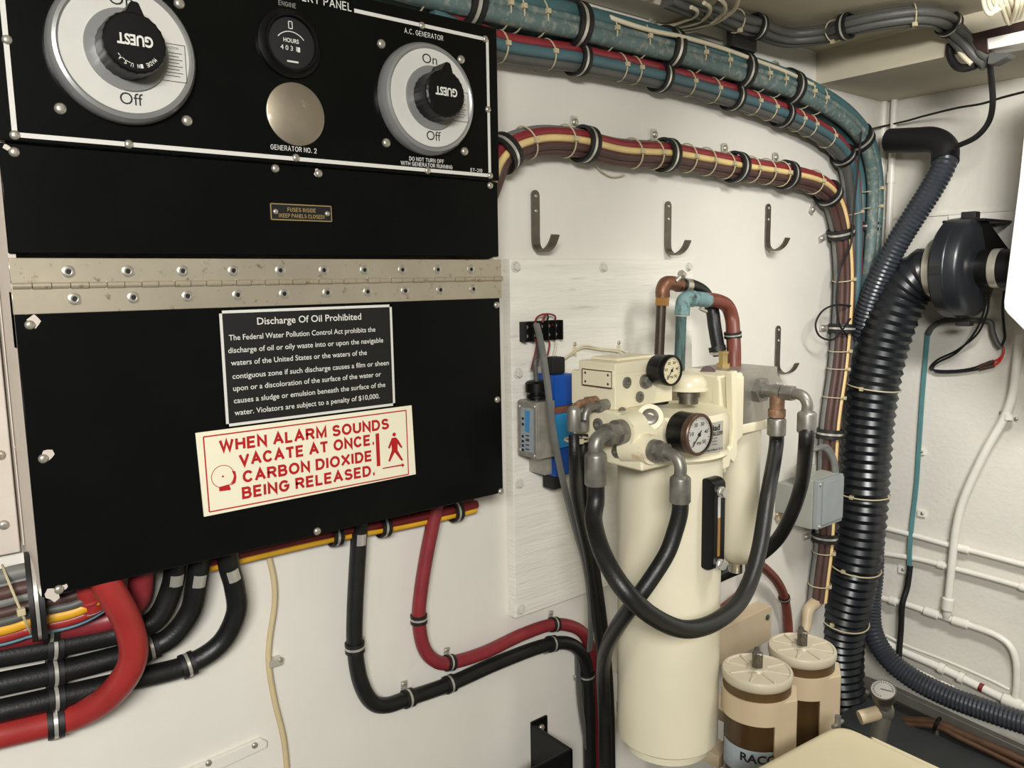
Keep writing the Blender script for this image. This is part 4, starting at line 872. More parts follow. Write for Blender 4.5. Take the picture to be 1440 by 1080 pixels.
for i, (top, mid) in enumerate((((807, 606), (810, 700)), ((820, 606), (824, 700)))):
    p = onL(850-15*i, 556, xu0, 0); a = V((xu0-.041, p.y, zmid-.010)); oo = -a.y
    pts = [W(top[0], top[1]+5, oo), W(top[0]+1, 650, oo), W(mid[0], mid[1], oo-.03), W(829+7*i, 790, .10), W(838+8*i, 860, .08), W(846+8*i, 930, .075), W(850+8*i, 1000, .072), W(852+8*i, 1110, .07)]
    a2 = W(top[0], 572, oo); b2 = W(top[0], 606, oo)
    hose('left of two thin black hoses beside the blue valve' if i == 0 else 'right of two thin black hoses beside the blue valve', [(a2, b2)], pts, .0072, .0088, 'aluminium')
q = W(812, 618, .17); solo('cable_tie', MB().path(ringpts(q, PZ, .017, 20), .0015, 6).box(q+V((-.010, -.017, -.003)), q+V((-.004, -.012, .004)), .001), 'tie_nylon', 'nylon tie round the two thin hoses beside the blue valve', 'cable tie')
# ------------------------------------------------------------------ pipes above the unit
pp = thing('copper_pipe', 'dark pipe with copper elbow and brass nut rising above the unit', 'pipe', W(927, 505, .09))
oo = .085
part('riser', MB().tube([W(926, 520, oo), W(930, 428, oo)], .0078, 18), 'dark_pipe', pp)
part('nut', MB().hexn(W(931, 430, oo), W(932, 415, oo), .0115), 'brass', pp, 'brass nut')
part('elbow', MB().tube([W(932, 418, oo), W(932, 408, oo), W(936, 399, oo), W(945, 398, oo), W(956, 401, oo)], .0115, 18), 'copper', pp, 'copper elbow')
bh = thing('rubber_hose', 'short black rubber hose arching from the copper elbow down to the block', 'hose', W(1012, 490, .1))
part('hose', MB().tube([W(952, 401, oo), W(972, 402, oo), W(990, 412, oo), W(1001, 434, oo+.005), W(1005, 460, oo+.012), W(1010, 489, oo+.018), W(1012, 500, oo+.02)], .0112, 18), 'hose_black', bh)
part('hose_clamp', MB().cyl(W(961, 401, oo), W(968, 402, oo), .0125, seg=24), 'steel', bh)
part('clamp_screw', MB().tube([W(950, 396, oo+.01), W(960, 386, oo+.012)], .0035, 10).cyl(W(957, 384, oo+.012), W(961, 388, oo+.012), .006), 'steel', bh)
part('hose_cuff', MB().cyl(W(1008, 487, oo+.017), W(1009.5, 494, oo+.019), .0145, seg=24), 'black_rubber', bh)
part('cuff_band', MB().cyl(W(1009.2, 493, oo+.019), W(1009.6, 497, oo+.019), .0138, seg=24), 'band_silver', bh)
bf = W(1017, 516, .13); part('brass_fitting', MB().hexn(bf, bf+PZ*.006, .012).hexn(bf+PZ*.006, bf+PZ*.022, .008).hexn(bf+PZ*.022, bf+PZ*.026, .0095), 'gold', bh)
vp_ = thing('corroded_pipe', 'green corroded copper pipe with elbow right of the dark pipe', 'pipe', W(957, 520, .11))
oo = .11
part('riser', MB().tube([W(955, 525, oo), W(958, 445, oo)], .0085, 18), 'verdigris', vp_)
part('nut', MB().hexn(W(959, 443, oo), W(960, 430, oo), .0128), 'verdigris_light', vp_)
part('elbow', MB().tube([W(960, 432, oo), W(961, 424, oo), W(966, 420, oo), W(978, 420, oo)], .0115, 18).cyl(W(970, 420, oo), W(974, 420, oo), .0135), 'verdigris_light', vp_)
part('joint', MB().cyl(W(978, 420, oo), W(995, 422, oo), .0122, seg=20), 'verdigris_light', vp_)
part('clamp_screw', MB().tube([W(984, 434, oo), W(993, 438, oo)], .003, 10), 'steel', vp_)
rh = thing('rust_hose', 'red-brown hose bending from the green fitting down to the aluminium block', 'hose', W(1032, 517, .12))
RHP = [W(990, 421, oo), W(1008, 423, oo), W(1022, 430, oo), W(1029, 447, oo+.003), W(1031, 470, oo+.01), W(1032, 495, oo+.018), W(1032, 520, oo+.022)]
part('hose', MB().tube(RHP, .0118, 18), 'rust_hose', rh)
clamp(W(1030.5, 471, oo+.01), W(1031, 480, oo+.01)-W(1030, 462, oo+.01), NY, .0122, 'black and silver clamp on the red-brown hose above the aluminium block', 1)
rl, PRL = cable('rust_hose', wl([(1062, 790, .05), (1076, 800, .04), (1092, 817, .03), (1102, 837, .025), (1107, 865, .022), (1109, 900, .022), (1109, 960, .022), (1110, 1060, .022), (1110, 1200, .022)], .02), .0098, 'rust_hose', 'red-brown hose emerging low on the wall between tank and vertical bundle', 'hose')
clamp(W(1103, 841, .025), W(1106, 855, .024)-W(1100, 830, .026), NY, .0102, 'clamp on the red-brown hose low on the wall', 1)
solo('red_hose', MB().tube([W(930, 884, .045), W(990, 868, .05), W(1012, 858, .05), W(1022, 851, .045), W(1034, 841, .025), W(1040, 837, .0)], .0085), 'red_cable', 'short piece of red cable showing between tank and U-shaped hose', 'cable')
# ------------------------------------------------------------------ grey junction box by the vertical bundle
lo, hi = nb(1142, .085, 1178, 1116, 676, 745); 
jb = thing('junction_box', 'grey electrical junction box beside the vertical brown bundle', 'junction box', V(((lo.x+hi.x)/2, -.04, lo.z)))
hi.y = min(hi.y, -.03)
part('box', MB().box(lo, hi, .003), 'box_grey', jb)
part('lid', MB().box(V((lo.x+.002, lo.y-.012, lo.z+.002)), V((hi.x-.002, lo.y, hi.z)), .002).box(V((lo.x+.016, lo.y-.016, lo.z+.010)), V((hi.x-.006, lo.y-.011, hi.z-.004)), .002), 'lid_grey', jb, 'blue-grey lid')
for q in ((.006, .006), (.006, -.006)): screw(jb, V((lo.x+.008, lo.y-.012, (hi.z-.008) if q[1] < 0 else lo.z+.008)), NY, .004)
part('conduit_body', MB().box(V((lo.x+.002, lo.y+.012, hi.z-.002)), V((lo.x+.034, lo.y+.045, hi.z+.026)), .004), 'box_grey', jb)
part('mounting_foot', MB().box(V((lo.x, hi.y, lo.z+.02)), V((hi.x, 0, hi.z-.02)), .002), 'box_grey', jb)
for i, dx in enumerate((.008, .018, .028)):
    p = V((lo.x+dx, lo.y+.028, hi.z+.022)); part('cable', MB().tube([p, p+PZ*.025, W(1147+4*i, 632-2*i, .075), W(1160+3*i, 632-i, .075), W(1171+2*i, 650, .078), W(1174+2*i, 680, .08)], .0042, 10), 'grey_cable', jb)
wc = thing('wall_clip', 'small beige wall clip behind the U-shaped hose', 'clip', W(1095, 723)); part('plate', MB().box(W(1090, 732), W(1101, 714, .008), .001), 'filter_beige', wc); screw(wc, W(1093, 724, .008), NY, .004)
dc = thing('cable_gland_boot', 'grey-brown rubber boot closing the foot of the brown bundle', 'boot', W(1145, 860, .03))
part('boot', MB().tube([W(1152, 838, .024), W(1146, 848, .028), W(1137, 858, .034), W(1134, 880, .04), W(1129, 900, .045), W(1124, 930, .03), W(1122, 950, .004)], lambda i: .016-.00025*i, 14), 'filter_beige', dc)

# ------------------------------------------------------------------ corrugated ducts
def corr(P, r, pitch, amp, step=4):
    Q = resample(catmull(P, 24), pitch/step)
    return MB().path(Q, lambda i: r-amp*(0.5-0.5*math.cos(2*math.pi*(i % step)/step))**1.0, 30), Q
D = lambda q: E(q[0], q[1], q[2])
dt = thing('ventilation_duct', 'wide black corrugated duct hanging down from the blower', 'duct', E(1190, 1000, .15))
DP = [D(q) for q in ((1316, 381, .125), (1296, 387, .128), (1273, 408, .132), (1257, 440, .138), (1243, 480, .142), (1231, 530, .145), (1222, 590, .147), (1217, 650, .148), (1213, 710, .148), (1208, 760, .148), (1200, 810, .146), (1190, 855, .14), (1182, 900, .132), (1182, 950, .125), (1188, 1000, .12), (1194, 1040, .12))]
mb, Q = corr(DP, .0545, .0195, .0055); part('duct', mb, 'duct_black', dt)
for q in ((1228, 545), (1213, 692), (1203, 795), (1187, 873)):
    i, p, T = near(Q, E(q[0], q[1], .146)); part('cable_tie', MB().path(ringpts(p, T, .0555, 36), .0016, 6).box(p+NX*.052+NY*.0-V((.004,)*3), p+NX*.052+V((.004,)*3)), 'tie_nylon', dt)
lh = thing('ribbed_hose', 'slim black ribbed hose from the ceiling corner passing behind the duct to lower right', 'hose', E(1300, 960, .08))
HP2 = [D(q) for q in ((1253, 198, .07), (1285, 197, .08), (1312, 197, .09), (1328, 208, .10), (1328, 230, .115), (1312, 262, .13), (1288, 300, .15), (1262, 342, .165), (1240, 385, .17), (1222, 430, .165), (1212, 470, .15), (1208, 510, .10), (1212, 560, .055), (1222, 640, .045), (1228, 720, .04), (1228, 800, .045), (1224, 850, .055), (1228, 890, .07), (1248, 925, .07), (1285, 955, .07), (1335, 980, .07), (1390, 1000, .07), (1445, 1018, .07), (1500, 1034, .07))]
mb, Q2 = corr(HP2, .0243, .0085, .0022); part('hose', mb, 'duct_grey', lh)
cuff = MB().tube([D(q) for q in ((1251, 198, .07), (1285, 197, .08), (1312, 197, .09), (1328, 208, .10), (1329, 228, .114))], .0262, 24); part('cuff', cuff, 'black_matte', lh, 'smooth black cuff')

# ------------------------------------------------------------------ blower on the end wall
OB = .125; c = E(1348, 377, OB); yL = E(1330, 378, OB).y; yR = E(1380, 378, OB).y
bl_ = thing('blower', 'black inline ventilation blower on the end wall', 'blower', V((c.x, c.y, c.z-.11)))
w = abs(yR-yL); rB = .101
AX = NY; s0 = V((c.x, yL, c.z))
part('housing', MB().lathe(s0, AX, [(.058, -.004), (.070, 0), (rB*.90, w*.04), (rB*.985, w*.14), (rB, w*.45), (rB, w*.50), (rB*.99, w*.52), (rB*.985, w*.54), (rB*.985, w*.80), (rB*.94, w*.90), (rB*.78, w*.985), (.05, w)], 64), 'blower_black', bl_)
part('inlet_clamp', MB().lathe(s0, AX, [(.0595, -.024), (.061, -.023), (.061, -.006), (.0595, -.005), (.0575, .004)], 48), 'steel', bl_, 'steel band clamp')
e = V((c.x, yR, c.z-.002)); yE = E(1440, 385, OB).y
part('outlet', MB().cyl(e, (c.x, yE-.03, c.z-.002), .037, seg=40), 'black_plastic', bl_)
part('outlet_clamp', MB().lathe(e, AX, [(.0375, .022), (.0385, .023), (.0385, .036), (.0375, .037)], 40), 'steel', bl_, 'steel band clamp')
mt = MB().box((c.x+.03, yL-.012, c.z+rB*.60), (LEN, yL+.004, c.z+rB*.99), .003)
mt.prism([(c.x-.02, yL-.002, c.z+.095), (c.x+.02, yL-.002, c.z+.095), (LEN-.002, yL+.012, c.z+.02), (LEN-.002, yL+.012, c.z+.0), (c.x+.02, yL-.002, c.z+.03)], (0, -.008, 0), .002, 1)
mt.prism([(c.x-.02, yR+.010, c.z+.095), (c.x+.02, yR+.010, c.z+.095), (LEN-.002, yR-.010, c.z+.02), (LEN-.002, yR-.010, c.z-.02), (c.x+.02, yR+.010, c.z+.0)], (0, -.008, 0), .002, 1)
mt.box((c.x-.02, yL+.004, c.z+.090), (LEN, yR-.008, c.z+.096), .002)
part('mounting_bracket', mt, 'black_plastic', bl_)
for zz_, sgn in ((c.z+rB, 1), (c.z-rB, -1)): part('clip_latch', MB().box((c.x-.012, (yL+yR)/2+.006, zz_-.006), (c.x+.012, (yL+yR)/2-.022, zz_+.010 if sgn > 0 else zz_-.016), .002), 'black_matte', bl_)
part('moulded_mark', MB().box((c.x-rB-.002, c.y+.012, c.z-.012), (c.x-rB+.004, c.y-.006, c.z+.004), .001), 'black_matte', bl_)
part('pad', MB().box((LEN-.006, yL+.05, c.z-.05), (LEN, yR-.05, c.z+.115), .001), 'white_gloss', bl_, 'white mounting pad')
for i, dx in enumerate((0, 5)):
    solo('motor_wire', MB().tube([D(q) for q in ((1391-dx, 412, .10), (1388-dx, 440, .07), (1374-dx, 470, .04), (1345, 493+i*3, .02), (1320, 505+i*4, .015), (1308+i*4, 517, .012), (1318, 521+2*i, .012), (1345, 521+2*i, .012), (1370, 517+3*i, .012), (1393, 508+6*i, .012))], .0022, 8), 'black_matte', ('left' if i else 'right')+' of two thin black motor wires hanging from the blower', 'wire')
rw = thing('wire_splice', 'pair of red crimped wire splices on the end wall below the blower', 'splice', E(1398, 510, .012))
for i in range(2):
    part('connector', MB().tube([D((1378, 515+4*i, .012)), D((1398, 508+6*i, .012))], .0042, 10), 'brown_cable', rw); part('wire', MB().tube([D((1398, 508+6*i, .012)), D((1406, 504+4*i, .012)), D((1411, 497, .012)), D((1411, 488, .012))], .0024, 8), 'red_sleeve', rw)
solo('power_lead', MB().tube([D(q) for q in ((1412, 410, .08), (1410, 435, .05), (1412, 462, .02), (1413, 475, .012), (1408, 488, .012))], .0026, 8), 'black_matte', 'black lead running down beside the white cabinet at right', 'wire')
gc = solo('grey_sheath', MB().tube([D(q) for q in ((1305, 470, .014), (1311, 460, .014), (1325, 452, .014), (1350, 450, .014), (1380, 451, .014), (1393, 454, .014), (1396, 468, .014), (1402, 483, .014), (1408, 490, .012))], .0062, 10), 'dark_grey_cable', 'dark grey cable sheath running across the end wall under the blower', 'cable')
# ------------------------------------------------------------------ end wall pipes and cables
def epipe(label, pts, r, fits=(), o=.014, m='white_pipe'):
    t = thing('water_pipe', label, 'pipe', E(pts[0][0], pts[0][1], o)); P = catmull([E(q[0], q[1], q[2] if len(q) > 2 else o) for q in pts], 8)
    part('pipe', MB().path(P, r, 14), m, t)
    for f in fits:
        i, p, T = near(P, E(f[0], f[1], o)); L = f[2]; k = MB().lathe(p-T*L/2, T, [(r*1.05, 0), (r*1.45, L*.08), (r*1.45, L*.92), (r*1.05, L)], 16)
        if len(f) > 3: k.box(p+T*.006+V((.004, 0, -f[3])), p-T*.006+V((.014, -0.0, f[3])), .001)
        part('fitting', k, m, t)
    return t
epipe('upper of two parallel white pipes crossing the end wall', [(1225, 737), (1246, 743), (1274, 750), (1340, 768), (1390, 781), (1450, 797), (1570, 829)], .0064, [(1356, 772, .03)])
epipe('lower of two parallel white pipes crossing the end wall', [(1225, 776), (1246, 779), (1290, 786), (1330, 796), (1390, 812), (1450, 829), (1570, 863)], .0064, [(1322, 794, .016), (1437, 825, .016)])
epipe('white pipe bending down on the end wall with a tee in it', [(1225, 838), (1240, 841), (1275, 850), (1310, 862), (1340, 872), (1368, 881), (1400, 893), (1420, 908), (1429, 930), (1430, 960), (1428, 982)], .0072, [(1258, 844, .016), (1308, 861, .034), (1350, 875, .036)], .018)
epipe('white vertical pipe curving up the end wall towards the white cabinet', [(1434, 470), (1430, 510), (1424, 555), (1411, 590), (1388, 630), (1366, 675), (1352, 710), (1344, 745), (1339, 790), (1335, 830), (1332, 858), (1331, 869, .02)], .0085, [(1333, 848, .030)], .026)
epipe('lowest large white pipe along the foot of the end wall', [(1222, 890), (1245, 903), (1275, 918), (1325, 940), (1378, 966), (1415, 984), (1455, 1001), (1570, 1051)], .0092, [(1325, 940, .014), (1350, 952, .012), (1424, 989, .04)], .020)
part('red_mark', MB().cyl(E(1377, 965.5, .020), E(1383, 968.5, .020), .0096), 'dark_red', [o for o in COL.objects if o.name.startswith('water_pipe') and o.parent is None][-1], 'red painted ring')
epipe('thin white pipe just below the large low pipe', [(1238, 918), (1270, 934), (1311, 953), (1348, 971), (1392, 988), (1445, 1006), (1570, 1052)], .0048, [(1345, 969, .02)], .012)
epipe('thin cream tube along the top of the large low pipe', [(1245, 893), (1275, 908), (1330, 929), (1390, 955), (1420, 970)], .0034, [], .024)
tl = thing('teal_cable', 'thin teal cable with black sleeve hanging down the end wall', 'cable', E(1280, 800, .008))
part('cable', MB().strip([D(q) for q in ((1305, 466, .008), (1302, 500, .008), (1297, 560, .008), (1293, 620, .008), (1289, 680, .008), (1284, 724, .010), (1280, 765, .022), (1279, 800, .022))], .0085, .005, PY, 8), 'teal_wire', tl)
part('sleeve', MB().tube([D(q) for q in ((1280, 796, .024), (1276, 825, .026), (1269, 850, .036), (1267, 885, .03), (1264, 925, .034))], .0065, 12), 'black_matte', tl, 'black sleeve')
for q in ((1297, 722), (1270, 801), (1296, 635)):
    t = thing('cable_clip', ('cable clip on the end wall by the teal cable, level with the upper white pipe', 'cable clip on the end wall at the foot of the teal length', 'cable clip on the teal cable in mid height of the end wall')[((1297, 722), (1270, 801), (1296, 635)).index(q)], 'clip', E(*q)); part('tab', MB().box(E(q[0]-6, q[1]+3), E(q[0]+4, q[1]-3, .006), .001), 'white_pipe', t); screw(t, E(*q, .006), NX, .004)
t = thing('pipe_strap', 'white strap holding the vertical white pipe', 'strap', E(1418, 585)); part('strap', MB().box(E(1406, 583), E(1432, 590, .004), .001).lathe(E(1418, 586, .026)-V((0, 0, .006)), PZ, [(.0098, 0), (.0098, .012)], 16), 'white_pipe', t); screw(t, E(1408, 580, .004), NX, .004); screw(t, E(1429, 589, .004), NX, .004)
# white conduits in the corner
for q, lb in ((1237, 'left of two white conduits standing in the room corner'), (1251, 'right of two white conduits standing in the room corner')):
    t = thing('conduit', lb, 'conduit', E(q, 400, .012)); a = E(q, 300, .012); part('tube', MB().cyl((a.x, a.y, .5), (a.x, a.y, ZS), .0072, seg=16), 'white_pipe', t); zc_ = E(q, 275 if q < 1240 else 250, .012).z; part('coupling', MB().cyl((a.x, a.y, zc_-.012), (a.x, a.y, zc_+.012), .0092, seg=16), 'white_pipe', t)
# white cabinet at the right edge
XC = LEN-.21; wcb = thing('wall_cabinet', 'white glossy cabinet at right edge beside the blower', 'cabinet', XP(1440, 440, XC))
pl_ = [XP(*q, XC) for q in ((1446, 120), (1433, 250), (1411, 424), (1411.5, 434), (1416, 441), (1480, 505), (1500, 510), (1500, 90))]
part('case', MB().prism(pl_, (.21, 0, 0), .004, 2), 'white_gloss', wcb)
# ------------------------------------------------------------------ filters
def filt(cp, ztop, label):
    x, y = cp; t = thing('fuel_filter', label, 'filter', (x, y, .10), 'twin fuel filters')
    r = .0495
    bowl = part('bowl', MB().lathe((x, y, .10), PZ, [(r*.6, 0), (r*.88, .02), (r*.93, .05), (r*.93, ztop-.115)], 48), 'brown_bowl', t, 'dark brown bowl')
    part('gasket', MB().lathe((x, y, ztop-.030), PZ, [(r*.97, 0), (r*.97, .016)], 48), 'brown_gasket', t, 'brown gasket ring')
    ld = MB().lathe((x, y, ztop-.014), PZ, [(r*.96, -.002), (r*1.0, 0), (r*1.02, .004), (r*1.02, .010), (r*.99, .013), (r*.93, .0135), (r*.90, .0115), (.016, .0125), (.014, .016), (.002, .016)], 56)
    for k in range(8):
        a = math.pi/8+k*math.pi/4; d = V((math.cos(a), math.sin(a), 0)); e_ = V((-d.y, d.x, 0)); b0 = V((x, y, ztop-.003))
        ld.prism([b0+d*.010-e_*.0042, b0+d*.045-e_*.0018, b0+d*.045+e_*.0018, b0+d*.010+e_*.0042], (0, 0, .0035), .001, 1)
    lid_ = part('lid', ld, 'filter_lid', t, 'cream ribbed lid')
    th = MB().lathe((x, y, ztop), PZ, [(.0085, 0), (.0085, .022), (.006, .024)], 6)
    d = V((.8, .6, 0)); th.tube([V((x, y, ztop+.019))-d*.020, V((x, y, ztop+.019)), V((x, y, ztop+.019))+d*.020], .0045, 10)
    part('handle', th, 'dark_steel', lid_, 'grey T handle')
    # sleeve with a flat front-right post
    sl = MB(); A0, A1 = math.radians(-260), math.radians(80); zs0, zs1 = ztop-.064, ztop-.029
    rs_o = []
    for k in range(49):
        a = A0+(A1-A0)*k/48; d = V((math.cos(a), math.sin(a), 0)); b0 = V((x, y, 0)); rs_o.append([b0+d*r*.95+PZ*zs0, b0+d*r*1.02+PZ*zs0, b0+d*r*1.02+PZ*zs1, b0+d*r*.95+PZ*zs1])
    sl.rings(rs_o)
    ri = V((math.cos(math.radians(-57)), math.sin(math.radians(-57)), 0))*r; fr_ = V((math.cos(math.radians(-147)), math.sin(math.radians(-147)), 0))*r; b0 = V((x, y, 0))
    po = [b0+ri*.52+fr_*.88, b0+ri*1.13+fr_*.42, b0+ri*1.13-fr_*.5, b0+ri*.6-fr_*.5, b0+ri*.4+fr_*.4]
    sl.prism([p+PZ*.10 for p in po], (0, 0, ztop-.030-.10), .003, 2)
    part('sleeve', sl, 'filter_beige', t, 'beige painted sleeve')
    if 'rear' in label: return t
    # printed band
    rr_ = r*.96; lb = MB(); q0, q1 = math.radians(-215), math.radians(-60); zl0, zl1 = ztop-.142, ztop-.104
    lb.rings([[V((x+rr_*math.cos(q0+(q1-q0)*k/30), y+rr_*math.sin(q0+(q1-q0)*k/30), z_)) for z_ in (zl0, zl1)]+[V((x+(rr_-.001)*math.cos(q0+(q1-q0)*k/30), y+(rr_-.001)*math.sin(q0+(q1-q0)*k/30), z_)) for z_ in (zl1, zl0)] for k in range(31)])
    b_ = part('label_band', lb, 'label_grey', t, 'grey label band'); tm = MB()
    s0_, s1_ = math.radians(-172), math.radians(-93)
    text(tm, 'RACOR', V((0, 0, 0)), V((1, 0, 0)), .012, NY, .03, 0, lambda u, w_: V((x+(rr_+.0005)*math.cos(s0_+(s1_-s0_)*u), y+(rr_+.0005)*math.sin(s0_+(s1_-s0_)*u), zl1-.017+w_)))
    part('lettering', tm, 'ink_black', b_); return t
zf = .382
fa = ZP(1065, 939, zf); fb = ZP(1128, 908, zf)
filt((fa.x, fa.y), zf, 'front fuel filter beside the tank, with a lettered grey label band'); filt((fb.x, fb.y), zf, 'rear fuel filter next to the black duct')
sb_ = thing('mounting_bracket', 'cream painted angle bracket on the wall behind the two filters', 'bracket', W(1040, 900))
ob = .035; q0, q1 = W(985, 897, ob), W(1086, 853, ob); zt_ = (q0.z+q1.z)/2
part('angle', MB().box((q0.x, 0, zt_-.075), (q1.x, -ob, zt_), .002), 'filter_beige', sb_)
p = W(1079, 868, ob); part('hole_plug', MB().cyl(V((p.x, -ob, p.z)), V((p.x, -ob-.002, p.z)), .006), 'verdigris', sb_)
part('arm', MB().box((fb.x-.02, -.03, zt_-.066), (fb.x+.02, fb.y+.05, zt_-.045), .002), 'filter_beige', sb_)
part('arm', MB().box((fa.x-.02, -.03, zt_-.066), (fa.x+.02, fa.y+.05, zt_-.045), .002), 'filter_beige', sb_)
# ------------------------------------------------------------------ engine cover in the foreground
zd = .36
def rpoly(pts, r, n=8):
    out = []
    for i in range(len(pts)):
        a, b, c_ = pts[i-1], pts[i], pts[(i+1) % len(pts)]; u = (a-b).normalized(); w_ = (c_-b).normalized()
        p0, p1 = b+u*r, b+w_*r
        for k in range(n+1):
            t = k/n; out.append(p0*(1-t)**2+b*2*t*(1-t)+p1*t*t)
    return out
k0, k1, k2 = ZP(1020, 1094, zd), ZP(1180, 1010, zd), ZP(1350, 1090, zd)
u = (k0-k1).normalized(); w_ = (k2-k1).normalized()
pts = [k1, k1+w_*.45, k1+w_*.45+u*.45, k1+u*.45]
ec = thing('engine_cover', 'cream painted engine cover with rounded corner in the foreground at bottom right', 'engine cover', k1+w_*.2+u*.2-PZ*.3)
part('cover', MB().prism(rpoly(pts, .035), (0, 0, -.58), .016, 4), 'cream_engine', ec)
r1 = k1+w_*.052+V((.004, .004, -.014)); part('rim', MB().prism([r1, r1+w_*.4, r1+w_*.4+V((.022, .022, 0)), r1+V((.016, .014, 0))], (0, 0, -.02), .004), 'cream_engine', ec)
t = thing('valve_stem', 'small steel stem beside the rear filter behind the engine cover', 'valve', E(1178, 1010, .3)); pz_ = ZP(1178, 1018, .335); part('stem', MB().cyl(pz_-PZ*.05, pz_+PZ*.012, .004).cyl(pz_+PZ*.0-V((.012, 0, 0)), pz_+V((.012, 0, 0)), .003), 'fitting_steel', t)
# gauge on a tee by the engine cover
gq = ZP(1242, 970, .30); n_ = (CAMP-gq).normalized(); n_ = (n_+PZ*1.5+V((-.1, .1, 0))).normalized(); gs = .74
gt = thing('pressure_gauge', 'silver-rimmed pressure gauge on a grey valve at lower right', 'gauge', gq-PZ*.08)
part('case', MB().lathe(gq, n_, [(a*gs, b*gs) for a, b in ((.012, -.030), (.023, -.026), (.025, -.004), (.026, 0), (.0245, .002), (.0235, 0), (.002, 0))], 36), 'dark_steel', gt)
gd = part('dial', MB().lathe(gq, n_, [(.0235*gs, .0004), (.001, .0006)], 36), 'dial_grey', gt)
mm = MB(); x_, y_, _ = frame(n_)
for k in range(20):
    a = k*2*math.pi/26; d = x_*math.cos(a)+y_*math.sin(a); line(mm, gq+n_*.0012+d*.0125, gq+n_*.0012+d*.0155, .001, n_)
line(mm, gq+n_*.0012-x_*.004, gq+n_*.0012+x_*.012, .0014, n_); part('dial_print', mm, 'ink_black', gd)
st_ = MB().cyl(gq-n_*.028, gq-n_*.050, .008).hexn(gq-n_*.030, gq-n_*.042, .011)
vb_ = gq-n_*.052; st_.ball(vb_, .015, 14, (1, 1, 1.25)); part('stem', st_, 'grey_metal', gt)
part('pipe_stub', MB().cyl(vb_, vb_+V((-.032, .024, -.010)), .011, seg=20), 'filter_beige', gt, 'beige pipe stub')
part('drain_leg', MB().cyl(vb_, vb_+V((-.02, .01, -.10)), .013, seg=16), 'grey_metal', gt)
# pipes and rail low at the right
def low(label, pts, r, m, name='fuel_pipe', cat='pipe'): return cable(name, [E(q[0], q[1], q[2]) for q in pts], r, m, label, cat)
low('upper rusty pipe running low along the end wall to the right edge', [(1190, 1003, .10), (1245, 1012, .11), (1310, 1015, .12), (1360, 1035, .125), (1460, 1078, .13), (1560, 1122, .13)], .0085, 'pipe_rusty')
low('lower rusty pipe dipping away at bottom right', [(1250, 1018, .13), (1315, 1022, .13), (1350, 1038, .135), (1400, 1062, .135), (1460, 1092, .14), (1560, 1142, .14)], .006, 'pipe_rusty')
solo('metal_rail', MB().prism([E(1205, 946, .09), E(1262, 966, .09), E(1450, 1052, .10), E(1450, 1066, .10), E(1258, 978, .09), E(1205, 956, .09)], (-.02, 0, 0), .001, 1), 'grey_metal', 'grey-brown metal rail sloping down beneath the ribbed hose', 'rail')
ph = thing('pipe_hanger', 'dark clip hanger holding the rusty pipes together', 'hanger', E(1318, 1040, .12))
q = E(1318, 1018, .125); part('ring', MB().path(ringpts(q, V((.1, -1, -.25)), .013, 18), .004, 8), 'black_plastic', ph); part('leg', MB().tube([q-PZ*.012, q-PZ*.03, q+V((0, .012, -.05))], .004, 8), 'grey_metal', ph)
solo('dark_ledge', MB().box((LEN-.24, -.06, ZF), (LEN-.05, -.9, E(1300, 1040, .2).z-.02), .004), 'floor_dark', 'dark grey ledge on the floor under the rusty pipes', 'ledge')
# ------------------------------------------------------------------ ceiling things
zc = ZC-.018
Zc = lambda q, d=.018: ZP(q[0], q[1], ZC-d)
GP = [(940, -6), (985, 12), (1020, 24), (1045, 33), (1066, 38), (1090, 48), (1118, 52), (1165, 46), (1190, 37), (1234, 28), (1284, 22), (1318, 25)]
gp = [Zc(q, .02) for q in GP]; sof = [XP(1334, 34, XB-.03), XP(1354, 55, XB-.02), XP(1373, 74, XB-.012), XP(1390, 86, XB-.01)]
gb, GPP = bundle('cable_bundle', 'dark grey cable bundle snaking along the ceiling beam', 'cable bundle', gp+sof,
    [(.012, .004, .0072, 'dark_grey_cable', None), (.001, .009, .0072, 'dark_grey_cable', None), (-.011, .005, .0072, 'dark_grey_cable', None), (.006, -.006, .0075, 'dark_grey_cable', None), (-.006, -.006, .0075, 'dark_grey_cable', None)],
    [Zc(q, .02) for q in ((1037, 30), (1171, 44), (1285, 22))], .0185, V((-.3, -.5, -1)), 7)
for q, lb in (((1064, 37), 'left of three black clamps on the grey ceiling bundle'), ((1188, 37), 'middle of three black clamps on the grey ceiling bundle'), ((1330, 31), 'right of three black clamps on the grey ceiling bundle, at its bend')):
    i, p, T = near(GPP, Zc(q, .02) if q[0] < 1300 else XP(q[0], q[1], XB-.03)); clamp(p, T, V((0, 0, -1)), .0188, lb, -1)
solo('black_cable', MB().tube([XP(1391, 84, XB-.01), XP(1394, 110, XB+.03), XP(1396, 145, XB+.06), XP(1390, 172, XB+.09), XP(1372, 193, XB+.11), XP(1345, 206, XB+.14)], .0052, 12), 'black_matte', 'black cable hanging from the ceiling bundle end to the ribbed hose cuff', 'cable')
bm_ = thing('rubber_loop', 'black rubber loop and strap hanging under the ceiling bundle end', 'strap', XP(1355, 90, XB-.01))
part('loop', MB().tube([XP(1336, 62, XB-.004), XP(1336, 78, XB-.006), XP(1344, 92, XB-.01), XP(1356, 96, XB-.012), XP(1372, 92, XB-.012)], .007, 10), 'black_rubber', bm_)
part('strap', MB().tube([XP(1318, 38, XB-.004), XP(1340, 58, XB-.014), XP(1352, 76, XB-.02), XP(1366, 90, XB-.02)], .004, 8), 'white_wire', bm_, 'white strap')
cbn = thing('ceiling_bracket', 'dark bracket bar and white block at the upper right ceiling edge', 'bracket', XP(1400, 60, XB-.02))
